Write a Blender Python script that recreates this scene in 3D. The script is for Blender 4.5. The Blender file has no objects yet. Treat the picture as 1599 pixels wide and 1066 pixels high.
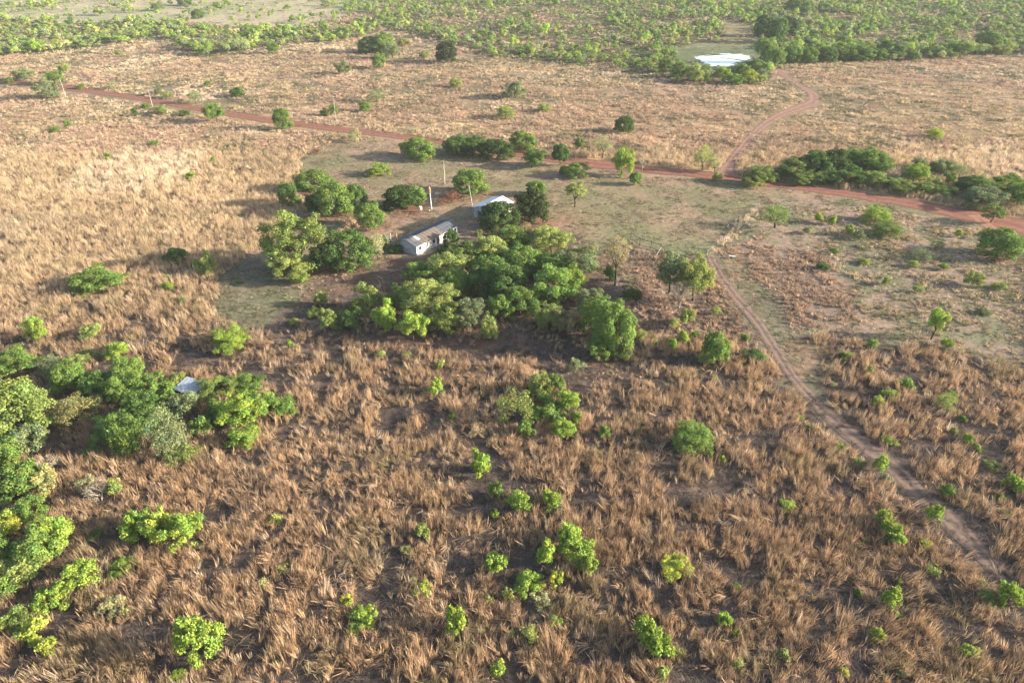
import bpy, math, random
import numpy as np
from mathutils import Vector

# ------------------------------------------------------------------ camera, light, exposure
S = bpy.context.scene
COL = S.collection
H, PITCH, FPX, CX, CY = 65.0, math.radians(32.0), 1066.0, 799.5, 533.0
SP, CP = math.sin(PITCH), math.cos(PITCH)
cam_d = bpy.data.cameras.new('camera')
cam_d.sensor_width = 36.0
cam_d.lens = 36.0 * FPX / 1599.0
cam_d.clip_start, cam_d.clip_end = 1.0, 20000.0
cam = bpy.data.objects.new('camera', cam_d)
cam.location = (0, 0, H)
cam.rotation_euler = (math.radians(90) - PITCH, 0, 0)
COL.objects.link(cam)
S.camera = cam

SUN_EL, SUN_AZ = math.radians(17), math.radians(93)      # azimuth clockwise from +Y (north)
w = bpy.data.worlds.new('World'); S.world = w; w.use_nodes = True
nt = w.node_tree
sky = nt.nodes.new('ShaderNodeTexSky'); sky.sky_type = 'NISHITA'; sky.sun_disc = False
sky.sun_elevation, sky.sun_rotation = SUN_EL, SUN_AZ
sky.air_density, sky.dust_density, sky.ozone_density = 1.0, 2.2, 1.0
bg = nt.nodes['Background']; bg.inputs['Strength'].default_value = 0.10
nt.links.new(sky.outputs[0], bg.inputs['Color'])
sun_d = bpy.data.lights.new('sun', 'SUN'); sun_d.energy = 5.0; sun_d.angle = math.radians(0.6)
sun_d.color = (1.0, 0.875, 0.72)
sun = bpy.data.objects.new('sun', sun_d); COL.objects.link(sun)
sd = Vector((math.sin(SUN_AZ) * math.cos(SUN_EL), math.cos(SUN_AZ) * math.cos(SUN_EL), math.sin(SUN_EL)))
sun.rotation_euler = sd.to_track_quat('Z', 'Y').to_euler(); sun.location = (200, 0, 150)
S.view_settings.view_transform = 'Standard'; S.view_settings.look = 'None'
S.view_settings.gamma = 1.0; S.view_settings.use_curve_mapping = False
S.view_settings.exposure = 1.72
S.cycles.max_bounces = 5; S.cycles.diffuse_bounces = 3; S.cycles.glossy_bounces = 2
S.cycles.transmission_bounces = 3; S.cycles.transparent_max_bounces = 4; S.cycles.volume_bounces = 0
S.cycles.use_denoising = True

rng = np.random.default_rng(7)

# ------------------------------------------------------------------ helpers
def U(px, py, z=0.0):
    """ground (or height z) point that stands at a place read off the photograph"""
    px, py = np.asarray(px, float), np.asarray(py, float)
    t = (CY - py) / FPX
    k = (H - z) / (SP - t * CP)
    return (px - CX) / FPX * k, k * (CP + t * SP)

def P(X, Y, Z=0.0):
    dep = Y * CP - (Z - H) * SP
    up = Y * SP + (Z - H) * CP
    return CX + FPX * X / dep, CY - FPX * up / dep

def _h(ix, iy, s):
    n = (ix.astype(np.int64) * 374761393 + iy.astype(np.int64) * 668265263 + s * 1442695041) & 0x7fffffff
    n = ((n ^ (n >> 13)) * 1274126177) & 0x7fffffff
    return ((n ^ (n >> 16)) & 0xffff) / 65535.0

def vnoise(x, y, s=0):
    ix, iy = np.floor(x), np.floor(y)
    fx, fy = x - ix, y - iy
    fx, fy = fx * fx * (3 - 2 * fx), fy * fy * (3 - 2 * fy)
    a, b = _h(ix, iy, s), _h(ix + 1, iy, s)
    c, d = _h(ix, iy + 1, s), _h(ix + 1, iy + 1, s)
    return (a * (1 - fx) + b * fx) * (1 - fy) + (c * (1 - fx) + d * fx) * fy

def fbm(x, y, sc, s=0, o=3):
    v, a, tot = 0.0, 1.0, 0.0
    for k in range(o):
        v = v + a * vnoise(x / sc * 2 ** k + 17.3 * k, y / sc * 2 ** k - 9.1 * k, s + k); tot += a; a *= 0.55
    return v / tot

def inpoly(x, y, poly):
    r = np.zeros(np.shape(x), bool)
    n = len(poly)
    for i in range(n):
        x0, y0 = poly[i]; x1, y1 = poly[(i + 1) % n]
        if y0 == y1: continue
        c = ((y0 > y) != (y1 > y)) & (x < (x1 - x0) * (y - y0) / (y1 - y0) + x0)
        r ^= c
    return r

def mesh_np(name, co, faces, mats=(), mat_idx=None, smooth=False, colors=None):
    """faces: (n,k) int array, all with k corners"""
    me = bpy.data.meshes.new(name)
    co = np.asarray(co, np.float32); faces = np.asarray(faces, np.int32)
    n, k = faces.shape
    me.vertices.add(len(co)); me.vertices.foreach_set('co', co.ravel())
    me.loops.add(n * k); me.loops.foreach_set('vertex_index', faces.ravel())
    me.polygons.add(n); me.polygons.foreach_set('loop_start', np.arange(0, n * k, k, dtype=np.int32))
    if mat_idx is not None: me.polygons.foreach_set('material_index', np.asarray(mat_idx, np.int32))
    if smooth: me.polygons.foreach_set('use_smooth', np.ones(n, bool))
    if colors is not None:
        for an, arr in colors.items():
            a = me.color_attributes.new(an, 'FLOAT_COLOR', 'POINT')
            c4 = np.ones((len(co), 4), np.float32); c4[:, :3] = arr
            a.data.foreach_set('color', c4.ravel())
    for m in mats: me.materials.append(m)
    me.update(calc_edges=True)
    return me

class MB:
    """small mesh builder of n-gons"""
    def __init__(s): s.v, s.f, s.m = [], [], []
    def add(s, vs, fs, mi=0):
        o = len(s.v); s.v += [tuple(map(float, v)) for v in vs]
        s.f += [tuple(o + i for i in f) for f in fs]; s.m += [mi] * len(fs); return s
    def box(s, x0, x1, y0, y1, z0, z1, mi=0):
        return s.add([(x0,y0,z0),(x1,y0,z0),(x1,y1,z0),(x0,y1,z0),(x0,y0,z1),(x1,y0,z1),(x1,y1,z1),(x0,y1,z1)],
                     [(0,3,2,1),(4,5,6,7),(0,1,5,4),(1,2,6,5),(2,3,7,6),(3,0,4,7)], mi)
    def tube(s, pts, rads, n=7, mi=0):
        vs, fs = [], []
        for i, p in enumerate(pts):
            p = Vector(p)
            d = (Vector(pts[min(i+1, len(pts)-1)]) - Vector(pts[max(i-1, 0)])).normalized()
            a = d.orthogonal().normalized() if i == 0 else (a - d * a.dot(d)).normalized()
            b = d.cross(a)
            for k in range(n):
                t = 2 * math.pi * k / n
                vs.append(p + (a * math.cos(t) + b * math.sin(t)) * rads[i])
        for i in range(len(pts) - 1):
            for k in range(n):
                fs.append((i*n+k, i*n+(k+1) % n, (i+1)*n+(k+1) % n, (i+1)*n+k))
        fs.append(tuple(range(n))[::-1]); fs.append(tuple((len(pts)-1)*n+k for k in range(n)))
        return s.add(vs, fs, mi)
    def mesh(s, name, mats):
        me = bpy.data.meshes.new(name); me.from_pydata(s.v, [], s.f)
        for m in mats: me.materials.append(m)
        me.polygons.foreach_set('material_index', s.m); me.update(); return me

def link(name, me, parent=None, loc=(0, 0, 0), rz=0.0):
    o = bpy.data.objects.new(name, me); COL.objects.link(o)
    o.location = loc; o.rotation_euler = (0, 0, rz)
    if parent is not None: o.parent = parent
    return o

def thing(name, label, cat, loc=(0, 0, 0), rz=0.0, group=None, me=None):
    o = link(name, me, None, loc, rz); o['label'] = label; o['category'] = cat
    if group: o['group'] = group
    return o

# ------------------------------------------------------------------ materials
def newmat(name):
    m = bpy.data.materials.new(name); m.use_nodes = True
    t = m.node_tree; b = t.nodes['Principled BSDF']
    b.inputs['Roughness'].default_value = 0.85; b.inputs['Specular IOR Level'].default_value = 0.15
    return m, t, b

def N(t, typ, **kw):
    n = t.nodes.new(typ)
    for k, v in kw.items(): setattr(n, k, v)
    return n

def noise_mat(name, c1, c2, scale, rough=0.85, bump=0.0, detail=4, stretch=None, spec=0.15):
    m, t, b = newmat(name)
    tc = N(t, 'ShaderNodeTexCoord'); mp = N(t, 'ShaderNodeMapping'); nz = N(t, 'ShaderNodeTexNoise')
    if stretch: mp.inputs['Scale'].default_value = stretch
    nz.inputs['Scale'].default_value = scale; nz.inputs['Detail'].default_value = detail
    cr = N(t, 'ShaderNodeValToRGB')
    cr.color_ramp.elements[0].position = 0.3; cr.color_ramp.elements[0].color = (*c1, 1)
    cr.color_ramp.elements[1].position = 0.7; cr.color_ramp.elements[1].color = (*c2, 1)
    t.links.new(tc.outputs['Object'], mp.inputs[0]); t.links.new(mp.outputs[0], nz.inputs['Vector'])
    t.links.new(nz.outputs['Fac'], cr.inputs[0]); t.links.new(cr.outputs[0], b.inputs['Base Color'])
    b.inputs['Roughness'].default_value = rough; b.inputs['Specular IOR Level'].default_value = spec
    if bump:
        bp = N(t, 'ShaderNodeBump'); bp.inputs['Strength'].default_value = bump; bp.inputs['Distance'].default_value = 0.05
        t.links.new(nz.outputs['Fac'], bp.inputs['Height']); t.links.new(bp.outputs[0], b.inputs['Normal'])
    return m

def plant_mat(name, source, transl, rough=0.6):
    """leaf or blade: per-plant colour times per-leaf jitter (colour attribute 'jit')"""
    m, t, b = newmat(name)
    t.nodes.remove(b)
    out = t.nodes['Material Output']
    if source == 'object': src = N(t, 'ShaderNodeObjectInfo').outputs['Color']
    else: src = N(t, 'ShaderNodeAttribute', attribute_type='INSTANCER', attribute_name='tint').outputs['Color']
    jit = N(t, 'ShaderNodeAttribute', attribute_type='GEOMETRY', attribute_name='jit').outputs['Color']
    mx = N(t, 'ShaderNodeMix', data_type='RGBA', blend_type='MULTIPLY'); mx.inputs[0].default_value = 1.0
    t.links.new(src, mx.inputs[6]); t.links.new(jit, mx.inputs[7])
    df = N(t, 'ShaderNodeBsdfDiffuse'); tr = N(t, 'ShaderNodeBsdfTranslucent'); ms = N(t, 'ShaderNodeMixShader')
    gl = N(t, 'ShaderNodeBsdfGlossy'); gl.inputs['Roughness'].default_value = rough
    gl.inputs['Color'].default_value = (0.6, 0.6, 0.6, 1)
    m2 = N(t, 'ShaderNodeMixShader'); m2.inputs[0].default_value = 0.02
    ms.inputs[0].default_value = transl
    t.links.new(mx.outputs[2], df.inputs[0]); t.links.new(mx.outputs[2], tr.inputs[0])
    t.links.new(df.outputs[0], ms.inputs[1]); t.links.new(tr.outputs[0], ms.inputs[2])
    t.links.new(ms.outputs[0], m2.inputs[1]); t.links.new(gl.outputs[0], m2.inputs[2])
    t.links.new(m2.outputs[0], out.inputs['Surface'])
    return m

M_leaf = plant_mat('leaf', 'object', 0.36)
M_leaf_far = plant_mat('leaf_far', 'inst', 0.36)
M_grass = plant_mat('dry_grass', 'inst', 0.30)
M_bark = noise_mat('bark', (0.05, 0.04, 0.032), (0.11, 0.09, 0.07), 3.0, bump=0.4, stretch=(1, 1, .3))
M_bark_dark = noise_mat('charred_bark', (0.012, 0.010, 0.009), (0.035, 0.028, 0.024), 3.0, bump=0.4)
M_bark_pale = noise_mat('pale_bark', (0.30, 0.26, 0.21), (0.45, 0.41, 0.35), 3.0, bump=0.3)

# ------------------------------------------------------------------ zones of the land (polygons read off the photograph, then ground)
YARD = [(345,425),(380,398),(470,330),(470,250),(500,225),(600,214),(700,228),(800,243),(900,248),(1000,262),(1120,276),(1220,290),(1320,305),
        (1440,325),(1540,345),(1599,370),(1599,400),(1500,352),(1400,335),(1290,318),(1188,320),(1140,362),(1108,395),(1112,412),(1000,420),(960,470),(800,470),(600,440),(520,455),(440,520),(380,520),(330,480)]
SCRUB = [(1188,318),(1290,308),(1400,326),(1500,350),(1620,400),(1620,585),(1540,560),(1430,548),(1300,535),(1230,520),(1160,440),(1112,400),(1140,362)]
RUST = [(1125,395),(1190,372),(1290,400),(1340,450),(1330,500),(1240,520),(1190,500),(1150,450)]
RUST3 = [(955,372),(1000,385),(1060,400),(1112,400),(1135,455),(1120,470),(1060,500),(975,480),(945,430)]
RUST2 = [(985,455),(1060,480),(1120,440),(1165,490),(1170,520),(1090,530),(990,520)]
LITTER = [(400,520),(500,430),(620,405),(720,380),(800,330),(900,370),(985,420),(1000,500),(985,580),(900,585),(780,560),(600,545),(480,535)]
CLEAR = [(1105,395),(1150,400),(1200,470),(1240,520),(1285,540),(1292,645),(1265,640),(1190,560),(1150,480)]
BARE = [(830,565),(920,575),(1000,575),(1000,600),(900,612),(850,600)]
WOODLINE = [(-200,92),(0,88),(80,82),(150,75),(250,60),(300,88),(350,90),(400,78),(450,70),(500,68),(560,60),(600,45),(650,55),(700,70),(750,85),
            (800,92),(870,100),(940,108),(1000,118),(1050,130),(1100,133),(1190,132),(1215,104),(1300,97),(1410,97),(1450,92),(1599,86),(1800,80)]
WOODTOP = [(-200,28),(0,28),(100,38),(200,34),(300,36),(380,42),(430,44),(480,38),(540,24),(600,10),(640,0),(1800,0)]
MUD = [(1040,78),(1100,66),(1180,62),(1200,80),(1190,104),(1120,115),(1060,104)]
OPEN1 = [(1120,30),(1175,38),(1180,62),(1130,60)]
ROAD = [(-200,108,116),(0,122,131),(100,133,142),(200,146,155),(300,163,173),(400,179,191),(500,193,204),(570,202,212),(640,210,220),(700,219,230),(760,229,240),
        (820,238,250),(880,244,258),(940,248,266),(1000,256,271),(1060,262,277),(1130,268,283),(1200,279,293),(1260,288,301),(1340,297,312),(1420,309,326),(1500,323,345),(1560,334,360),(1640,345,385),(1800,365,425)]
TRACK_N = [(1112,272,1150,276),(1127,258,1146,262),(1140,243,1156,247),(1155,224,1167,229),(1172,206,1182,212),(1192,188,1202,196),(1218,174,1228,181),
           (1242,165,1256,173),(1262,157,1281,163),(1262,146,1282,150),(1246,136,1262,138),(1228,124,1242,126),(1210,112,1224,113),(1196,100,1208,100)]
TRACK_S = [(1100,395,1116,398),(1108,420,1128,424),(1122,445,1144,447),(1143,470,1164,470),(1166,495,1186,493),(1187,525,1206,522),(1206,555,1224,550),(1224,585,1240,578),
           (1248,615,1262,606),(1280,650,1296,638),(1318,685,1336,668),(1360,722,1384,702),(1408,765,1434,742),(1456,808,1480,786),(1500,850,1522,830),(1540,890,1560,872),(1576,925,1592,905),(1640,990,1652,965)]
SPUR = [(1505,333,1535,333),(1520,345,1542,343),(1540,358,1556,354),(1553,366,1564,362)]
PATH = [(-150,598,612),(0,600,612),(60,601,612),(110,602,614),(180,612,622),(250,622,632),(310,632,641),(360,650,658),(430,680,687),(500,702,708),(580,722,727),(660,742,747),(760,766,770)]

def zones(X, Y):
    """dict of soft/hard masks for world points"""
    px, py = P(X, Y)
    wob = (fbm(X, Y, 9, 3) - .5)
    wob2 = (fbm(X, Y, 7, 11) - .5)
    s = np.clip((py - (-133)) * CP / H, .8, 20)
    qx, qy = px + wob * 9 * s * .6, py + wob2 * 4 * s * .6
    qx = np.clip(qx, -190, 1790)
    z = {}
    z['yard'] = inpoly(qx, qy, YARD)
    z['scrub'] = inpoly(qx, qy, SCRUB)
    z['rust'] = inpoly(qx, qy, RUST) | inpoly(qx, qy, RUST2) | inpoly(qx, qy, RUST3)
    z['litter'] = inpoly(qx, qy, LITTER)
    z['clear'] = inpoly(qx, qy, CLEAR)
    z['bare'] = inpoly(qx, qy, BARE)
    z['mud'] = inpoly(qx, qy, MUD) | inpoly(qx, qy, OPEN1)
    wl = np.interp(qx, [p[0] for p in WOODLINE], [p[1] for p in WOODLINE])
    wt = np.interp(qx, [p[0] for p in WOODTOP], [p[1] for p in WOODTOP])
    z['wood'] = (qy < wl) & (qy > wt) & ~z['mud'] & (Y > 0)
    z['pasture'] = (qy <= wt) & (Y > 0)
    z['px'], z['py'] = px, py
    return z

def strip_mask(px, py, rows):
    """True inside a strip given as (x, ytop, ybottom) rows"""
    xs = [r[0] for r in rows]
    t = np.interp(px, xs, [r[1] for r in rows]); b = np.interp(px, xs, [r[2] for r in rows])
    return (py > t) & (py < b) & (px >= xs[0]) & (px <= xs[-1])

def strip_poly(rows):
    return [(r[0], r[1]) for r in rows] + [(r[2], r[3]) for r in rows[::-1]]
# ------------------------------------------------------------------ ground sheet
def build_ground():
    ys = [-400, -200, -80, -20, 10, 24]
    y = 30.0
    while y < 900: ys.append(y); y += max(0.9, y * 0.0075)
    while y < 14000: ys.append(y); y *= 1.12
    ys = np.array(ys)
    x1 = np.arange(0, 150, 1.3)
    xl = list(x1); x = x1[-1]
    while x < 900: x += max(1.4, (x - 120) * 0.022 + 1.4); xl.append(x)
    while x < 12000: x *= 1.2; xl.append(x)
    xs = np.concatenate([-np.array(xl[::-1][:-1]), np.array(xl)])
    X, Y = np.meshgrid(xs, ys); nx, ny = len(xs), len(ys)
    X, Y = X.ravel(), Y.ravel()
    z = zones(X, Y); py = z['py']; px = z['px']
    py = np.where(Y < 20, 1200, py)
    def C(r, g, b): return np.array([r, g, b], np.float32)
    n1 = fbm(X, Y, 14, 21)[:, None]; n2 = fbm(X, Y, 5, 31)[:, None]; n3 = fbm(X, Y, 45, 41)[:, None]
    sm = lambda e0, e1, v: np.clip((v - e0) / (e1 - e0), 0, 1)
    straw = C(.36, .265, .155) * (1 - n1 * .3) + C(.05, .0, -.01) * n2
    soil = C(.115, .092, .078) * (.75 + .6 * n1) + C(.10, .055, .03) * sm(.5, .75, n2)
    k = sm(330, 560, py)[:, None]
    k = np.clip(k + sm(0.55, .8, fbm(X, Y, 22, 5))[:, None] * .6 * sm(300, 380, py)[:, None], 0, 1)
    col = straw * (1 - k) + soil * k
    far = sm(250, 130, py)[:, None]
    farc = C(.29, .21, .14) * (1 - sm(.42, .58, n1)) + C(.15, .13, .085) * sm(.42, .58, n1)
    col = col * (1 - far) + farc * far
    def put(mask, c): 
        m = mask[:, None].astype(np.float32); return col * (1 - m) + c * m
    yk = sm(.40, .60, n2 * .4 + n1 * .6)
    yard = C(.28, .195, .135) * (1 - yk) + C(.185, .165, .095) * yk
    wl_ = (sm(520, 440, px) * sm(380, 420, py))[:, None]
    yard = yard * (1 - wl_ * .6) + C(.12, .125, .08) * wl_ * .6  # lower left lobe: olive short grass, darkened for the big trees' shadow
    gr = sm(330, 400, py)[:, None] * sm(900, 1080, px)[:, None]
    yard = yard * (1 - gr * .7) + C(.14, .175, .085) * gr * .7
    redp = np.exp(-(((px - 860) / 60) ** 2 + ((py - 345) / 16) ** 2))[:, None]
    yard = yard * (1 - redp * .6) + C(.30, .16, .11) * redp * .6
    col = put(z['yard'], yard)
    col = put(z['scrub'], C(.26, .19, .145) * (1 - sm(.45, .62, n2)) + C(.165, .16, .10) * sm(.45, .62, n2))
    col = put(z['litter'], C(.125, .092, .075) * (.7 + .6 * n2) + C(.08, .02, .0) * sm(.55, .75, n1))
    col = put(z['rust'], C(.22, .165, .125) * (.75 + .5 * n2))
    col = put(z['clear'], C(.17, .15, .10) * (.8 + .4 * n2) + C(.08, .02, .01) * sm(.55, .7, n2))
    col = put(z['bare'], C(.24, .165, .125) * (.8 + .4 * n2))
    col = put(z['wood'], C(.20, .15, .105) * (1 - sm(.40, .58, n3 * .5 + n1 * .5)) + C(.105, .125, .055) * sm(.45, .65, n3 * .5 + n1 * .5))
    col = put(z['pasture'], C(.34, .30, .20) * (1 - sm(.4, .6, n3)) + C(.27, .27, .16) * sm(.4, .6, n3))
    col = put(z['mud'], C(.12, .14, .075) * (.7 + .6 * n2) + C(.08, .03, .02) * sm(75, 66, py)[:, None])
    # red leaf litter and bare red earth round the big trees
    for (tx, ty, tr) in LITTER_SPOTS:
        d = ((X - tx) ** 2 + (Y - ty) ** 2) ** .5
        m = np.clip(1.25 - d / tr, 0, 1)[:, None] * .75
        col = col * (1 - m) + C(.19, .10, .068) * (.8 + .4 * n2) * m
    idx = np.arange(nx * ny).reshape(ny, nx)
    f = np.stack([idx[:-1, :-1], idx[:-1, 1:], idx[1:, 1:], idx[1:, :-1]], -1).reshape(-1, 4)
    m, t, b = newmat('soil_and_short_grass')
    at = N(t, 'ShaderNodeAttribute', attribute_type='GEOMETRY', attribute_name='land')
    geo = N(t, 'ShaderNodeNewGeometry')
    def nz(sc, det, rg=.6):
        q = N(t, 'ShaderNodeTexNoise'); q.inputs['Scale'].default_value = sc; q.inputs['Detail'].default_value = det
        q.inputs['Roughness'].default_value = rg
        t.links.new(geo.outputs['Position'], q.inputs['Vector']); return q
    a, c2, c3 = nz(.9, 7, .72), nz(.16, 5), nz(4.5, 4, .7)
    def ramp(o, lo, hi, p0=.32, p1=.68):
        r = N(t, 'ShaderNodeMapRange'); r.inputs[1].default_value = p0; r.inputs[2].default_value = p1
        r.inputs[3].default_value = lo; r.inputs[4].default_value = hi; t.links.new(o, r.inputs[0]); return r.outputs[0]
    def mul(x, y):
        q = N(t, 'ShaderNodeMath', operation='MULTIPLY'); t.links.new(x, q.inputs[0]); t.links.new(y, q.inputs[1]); return q.outputs[0]
    v = mul(mul(ramp(a.outputs['Fac'], .62, 1.32), ramp(c2.outputs['Fac'], .84, 1.16)), ramp(c3.outputs['Fac'], .68, 1.3))
    hs = N(t, 'ShaderNodeHueSaturation')
    t.links.new(v, hs.inputs['Value']); t.links.new(at.outputs['Color'], hs.inputs['Color'])
    mxg = N(t, 'ShaderNodeMix', data_type='RGBA'); mxg.inputs[7].default_value = (.12, .14, .07, 1)
    q = nz(.45, 6, .7); t.links.new(ramp(q.outputs['Fac'], 0, .4, .54, .68), mxg.inputs[0])
    t.links.new(hs.outputs[0], mxg.inputs[6]); t.links.new(mxg.outputs[2], b.inputs['Base Color'])
    bp = N(t, 'ShaderNodeBump'); bp.inputs['Strength'].default_value = .9; bp.inputs['Distance'].default_value = .16
    t.links.new(a.outputs['Fac'], bp.inputs['Height'])
    bp2 = N(t, 'ShaderNodeBump'); bp2.inputs['Strength'].default_value = .6; bp2.inputs['Distance'].default_value = .05
    t.links.new(c3.outputs['Fac'], bp2.inputs['Height']); t.links.new(bp.outputs[0], bp2.inputs['Normal'])
    t.links.new(bp2.outputs[0], b.inputs['Normal']); b.inputs['Roughness'].default_value = 1; b.inputs['Specular IOR Level'].default_value = .05
    co = np.stack([X, Y, np.zeros_like(X)], 1)
    me = mesh_np('ground', co, f, [m], smooth=True, colors={'land': col})
    o = link('ground', me); o['kind'] = 'structure'; o['label'] = 'savanna soil, straw and short grass under everything'

# ------------------------------------------------------------------ roads and tracks
def ribbon(name, left, right, z, mat, jag, n_across=8, step=1.2, label=None, hollow=.06):
    """a worn strip between two ground polylines (lists of ground points), edges ragged"""
    L, R = np.array(left), np.array(right)
    seg = np.linalg.norm(np.diff((L + R) / 2, axis=0), axis=1); s = np.concatenate([[0], np.cumsum(seg)])
    ts = np.arange(0, s[-1], step)
    # smooth (Catmull-like) by interpolating then box blur
    def ip(A):
        Q = np.stack([np.interp(ts, s, A[:, k]) for k in (0, 1)], 1)
        kk = max(3, int(10 / step)) | 1
        pad = np.pad(Q, ((kk//2, kk//2), (0, 0)), 'edge')
        return np.stack([np.convolve(pad[:, k], np.ones(kk) / kk, 'valid') for k in (0, 1)], 1)
    L, R = ip(L), ip(R)
    wv = (R - L); wl = np.linalg.norm(wv, axis=1, keepdims=True); wv = wv / wl
    jl = (fbm(ts, ts * 0 + 5, 3.0, 61, 4) - .5)[:, None] * jag * 2; jr = (fbm(ts, ts * 0 + 9, 3.0, 71, 4) - .5)[:, None] * jag * 2
    L = L - wv * jl; R = R + wv * jr
    us = np.linspace(0, 1, n_across + 1)
    pts = L[:, None, :] * (1 - us)[None, :, None] + R[:, None, :] * us[None, :, None]
    prof = hollow * (-(np.cos((us * 2 - 1) * math.pi * 1.9) * .5) + .5) * np.where((us > 0.02) & (us < .98), 1, 0)
    zz = np.full(pts.shape[:2], z) + prof[None, :] * .8 * (us * (1 - us) * 4)[None, :]
    co = np.concatenate([pts, zz[..., None]], 2).reshape(-1, 3)
    n, k = len(ts), n_across + 1
    idx = np.arange(n * k).reshape(n, k)
    f = np.stack([idx[:-1, :-1], idx[:-1, 1:], idx[1:, 1:], idx[1:, :-1]], -1).reshape(-1, 4)
    uu = np.tile(us, n)
    me = mesh_np(name, co, f, [mat], smooth=True, colors={'u': np.stack([uu, uu * 0, uu * 0], 1)})
    me.flip_normals() if me.polygons[0].normal.z < 0 else None
    o = link(name, me); o['kind'] = 'structure'
    if label: o['label'] = label
    return o

def road_mat(name, base, rut, mid, amt_mid):
    m, t, b = newmat(name)
    at = N(t, 'ShaderNodeAttribute', attribute_type='GEOMETRY', attribute_name='u')
    sx = N(t, 'ShaderNodeSeparateXYZ'); t.links.new(at.outputs['Vector'], sx.inputs[0])
    geo = N(t, 'ShaderNodeNewGeometry')
    nz = N(t, 'ShaderNodeTexNoise'); nz.inputs['Scale'].default_value = .8; nz.inputs['Detail'].default_value = 6; nz.inputs['Roughness'].default_value = .7
    t.links.new(geo.outputs['Position'], nz.inputs['Vector'])
    ad = N(t, 'ShaderNodeMath', operation='MULTIPLY_ADD'); ad.inputs[1].default_value = .24; t.links.new(nz.outputs['Fac'], ad.inputs[0])
    sb = N(t, 'ShaderNodeMath', operation='SUBTRACT'); sb.inputs[1].default_value = .12; t.links.new(sx.outputs[0], sb.inputs[0]); t.links.new(sb.outputs[0], ad.inputs[2])
    cr = N(t, 'ShaderNodeValToRGB'); e = cr.color_ramp.elements
    e[0].position = 0; e[0].color = (*mid, 1); e[1].position = 1; e[1].color = (*mid, 1)
    for p, c in ((.12, base), (.28, rut), (.42, base), (.5, tuple(base[i] * (1 - amt_mid) + mid[i] * amt_mid for i in range(3))), (.58, base), (.72, rut), (.88, base)):
        q = e.new(p); q.color = (*c, 1)
    t.links.new(ad.outputs[0], cr.inputs[0])
    mr = N(t, 'ShaderNodeMapRange'); mr.inputs[1].default_value = .3; mr.inputs[2].default_value = .7; mr.inputs[3].default_value = .72; mr.inputs[4].default_value = 1.22
    t.links.new(nz.outputs['Fac'], mr.inputs[0])
    hs = N(t, 'ShaderNodeHueSaturation'); t.links.new(mr.outputs[0], hs.inputs['Value']); t.links.new(cr.outputs[0], hs.inputs['Color'])
    t.links.new(hs.outputs[0], b.inputs['Base Color'])
    bp = N(t, 'ShaderNodeBump'); bp.inputs['Strength'].default_value = .6; bp.inputs['Distance'].default_value = .08
    t.links.new(nz.outputs['Fac'], bp.inputs['Height']); t.links.new(bp.outputs[0], b.inputs['Normal'])
    b.inputs['Roughness'].default_value = 1; b.inputs['Specular IOR Level'].default_value = .05
    return m

def rows2(rows): return [U(r[0], r[1]) for r in rows], [U(r[0], r[2]) for r in rows]
def rows4(rows): return [U(r[0], r[1]) for r in rows], [U(r[2], r[3]) for r in rows]

def build_roads():
    a, b = rows2([(r[0], r[1] * .9 + r[2] * .1, r[2] * .9 + r[1] * .1) for r in ROAD])
    ribbon('red_dirt_road', a, b, .034, road_mat('red_laterite', (.205, .092, .066), (.25, .122, .09), (.15, .105, .068), .5), 1.0, 10, 1.2, 'wide red laterite road')
    a, b = rows4(TRACK_N)
    ribbon('side_track', a, b, .050, road_mat('red_track', (.24, .145, .11), (.29, .175, .135), (.18, .13, .09), .5), .3, 10, 1.5, 'red track winding up towards the pond')
    a, b = rows4(TRACK_S)
    ribbon('field_track', a, b, .042, road_mat('worn_track', (.17, .125, .10), (.25, .165, .13), (.13, .115, .08), .8), .35, 12, 1.0, 'worn two rut track running down past the tall grass')
    a, b = rows4(SPUR)
    ribbon('road_spur', a, b, .046, road_mat('spur_earth', (.28, .15, .105), (.31, .17, .12), (.2, .15, .09), .3), .2, 6, 1.0)
    a, b = rows2(PATH)
    ribbon('footpath', a, b, .038, road_mat('path_earth', (.20, .13, .09), (.27, .17, .11), (.14, .10, .07), .3), .5, 6, .7)

def build_pond():
    poly = [(1084,91.5),(1092,88),(1104,86.5),(1118,85),(1140,84.2),(1156,84.5),(1166,87),(1172,91),(1168,95),(1158,97),(1146,101),(1138,104),(1126,107),(1114,104),(1106,100),(1096,98),(1098,94.5)]
    pts = [Vector(U(*p)).to_2d() for p in poly]
    fine = []
    for i in range(len(pts)):
        a, b = pts[i], pts[(i + 1) % len(pts)]
        for k in range(6):
            q = a.lerp(b, k / 6); j = 1.6
            fine.append((q.x + rng.uniform(-j, j), q.y + rng.uniform(-j, j), .06))
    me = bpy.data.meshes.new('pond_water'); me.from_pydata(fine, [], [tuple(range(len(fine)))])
    m, t, b = newmat('sky_white_water')
    b.inputs['Base Color'].default_value = (.66, .70, .72, 1); b.inputs['Roughness'].default_value = .08; b.inputs['Specular IOR Level'].default_value = 1.0  # bright hazy sky's reflection put into the water's pale base colour
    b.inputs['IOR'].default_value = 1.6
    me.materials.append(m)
    o = link('pond_water', me); o['kind'] = 'structure'; o['label'] = 'small pond shining white among the far trees'

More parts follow.
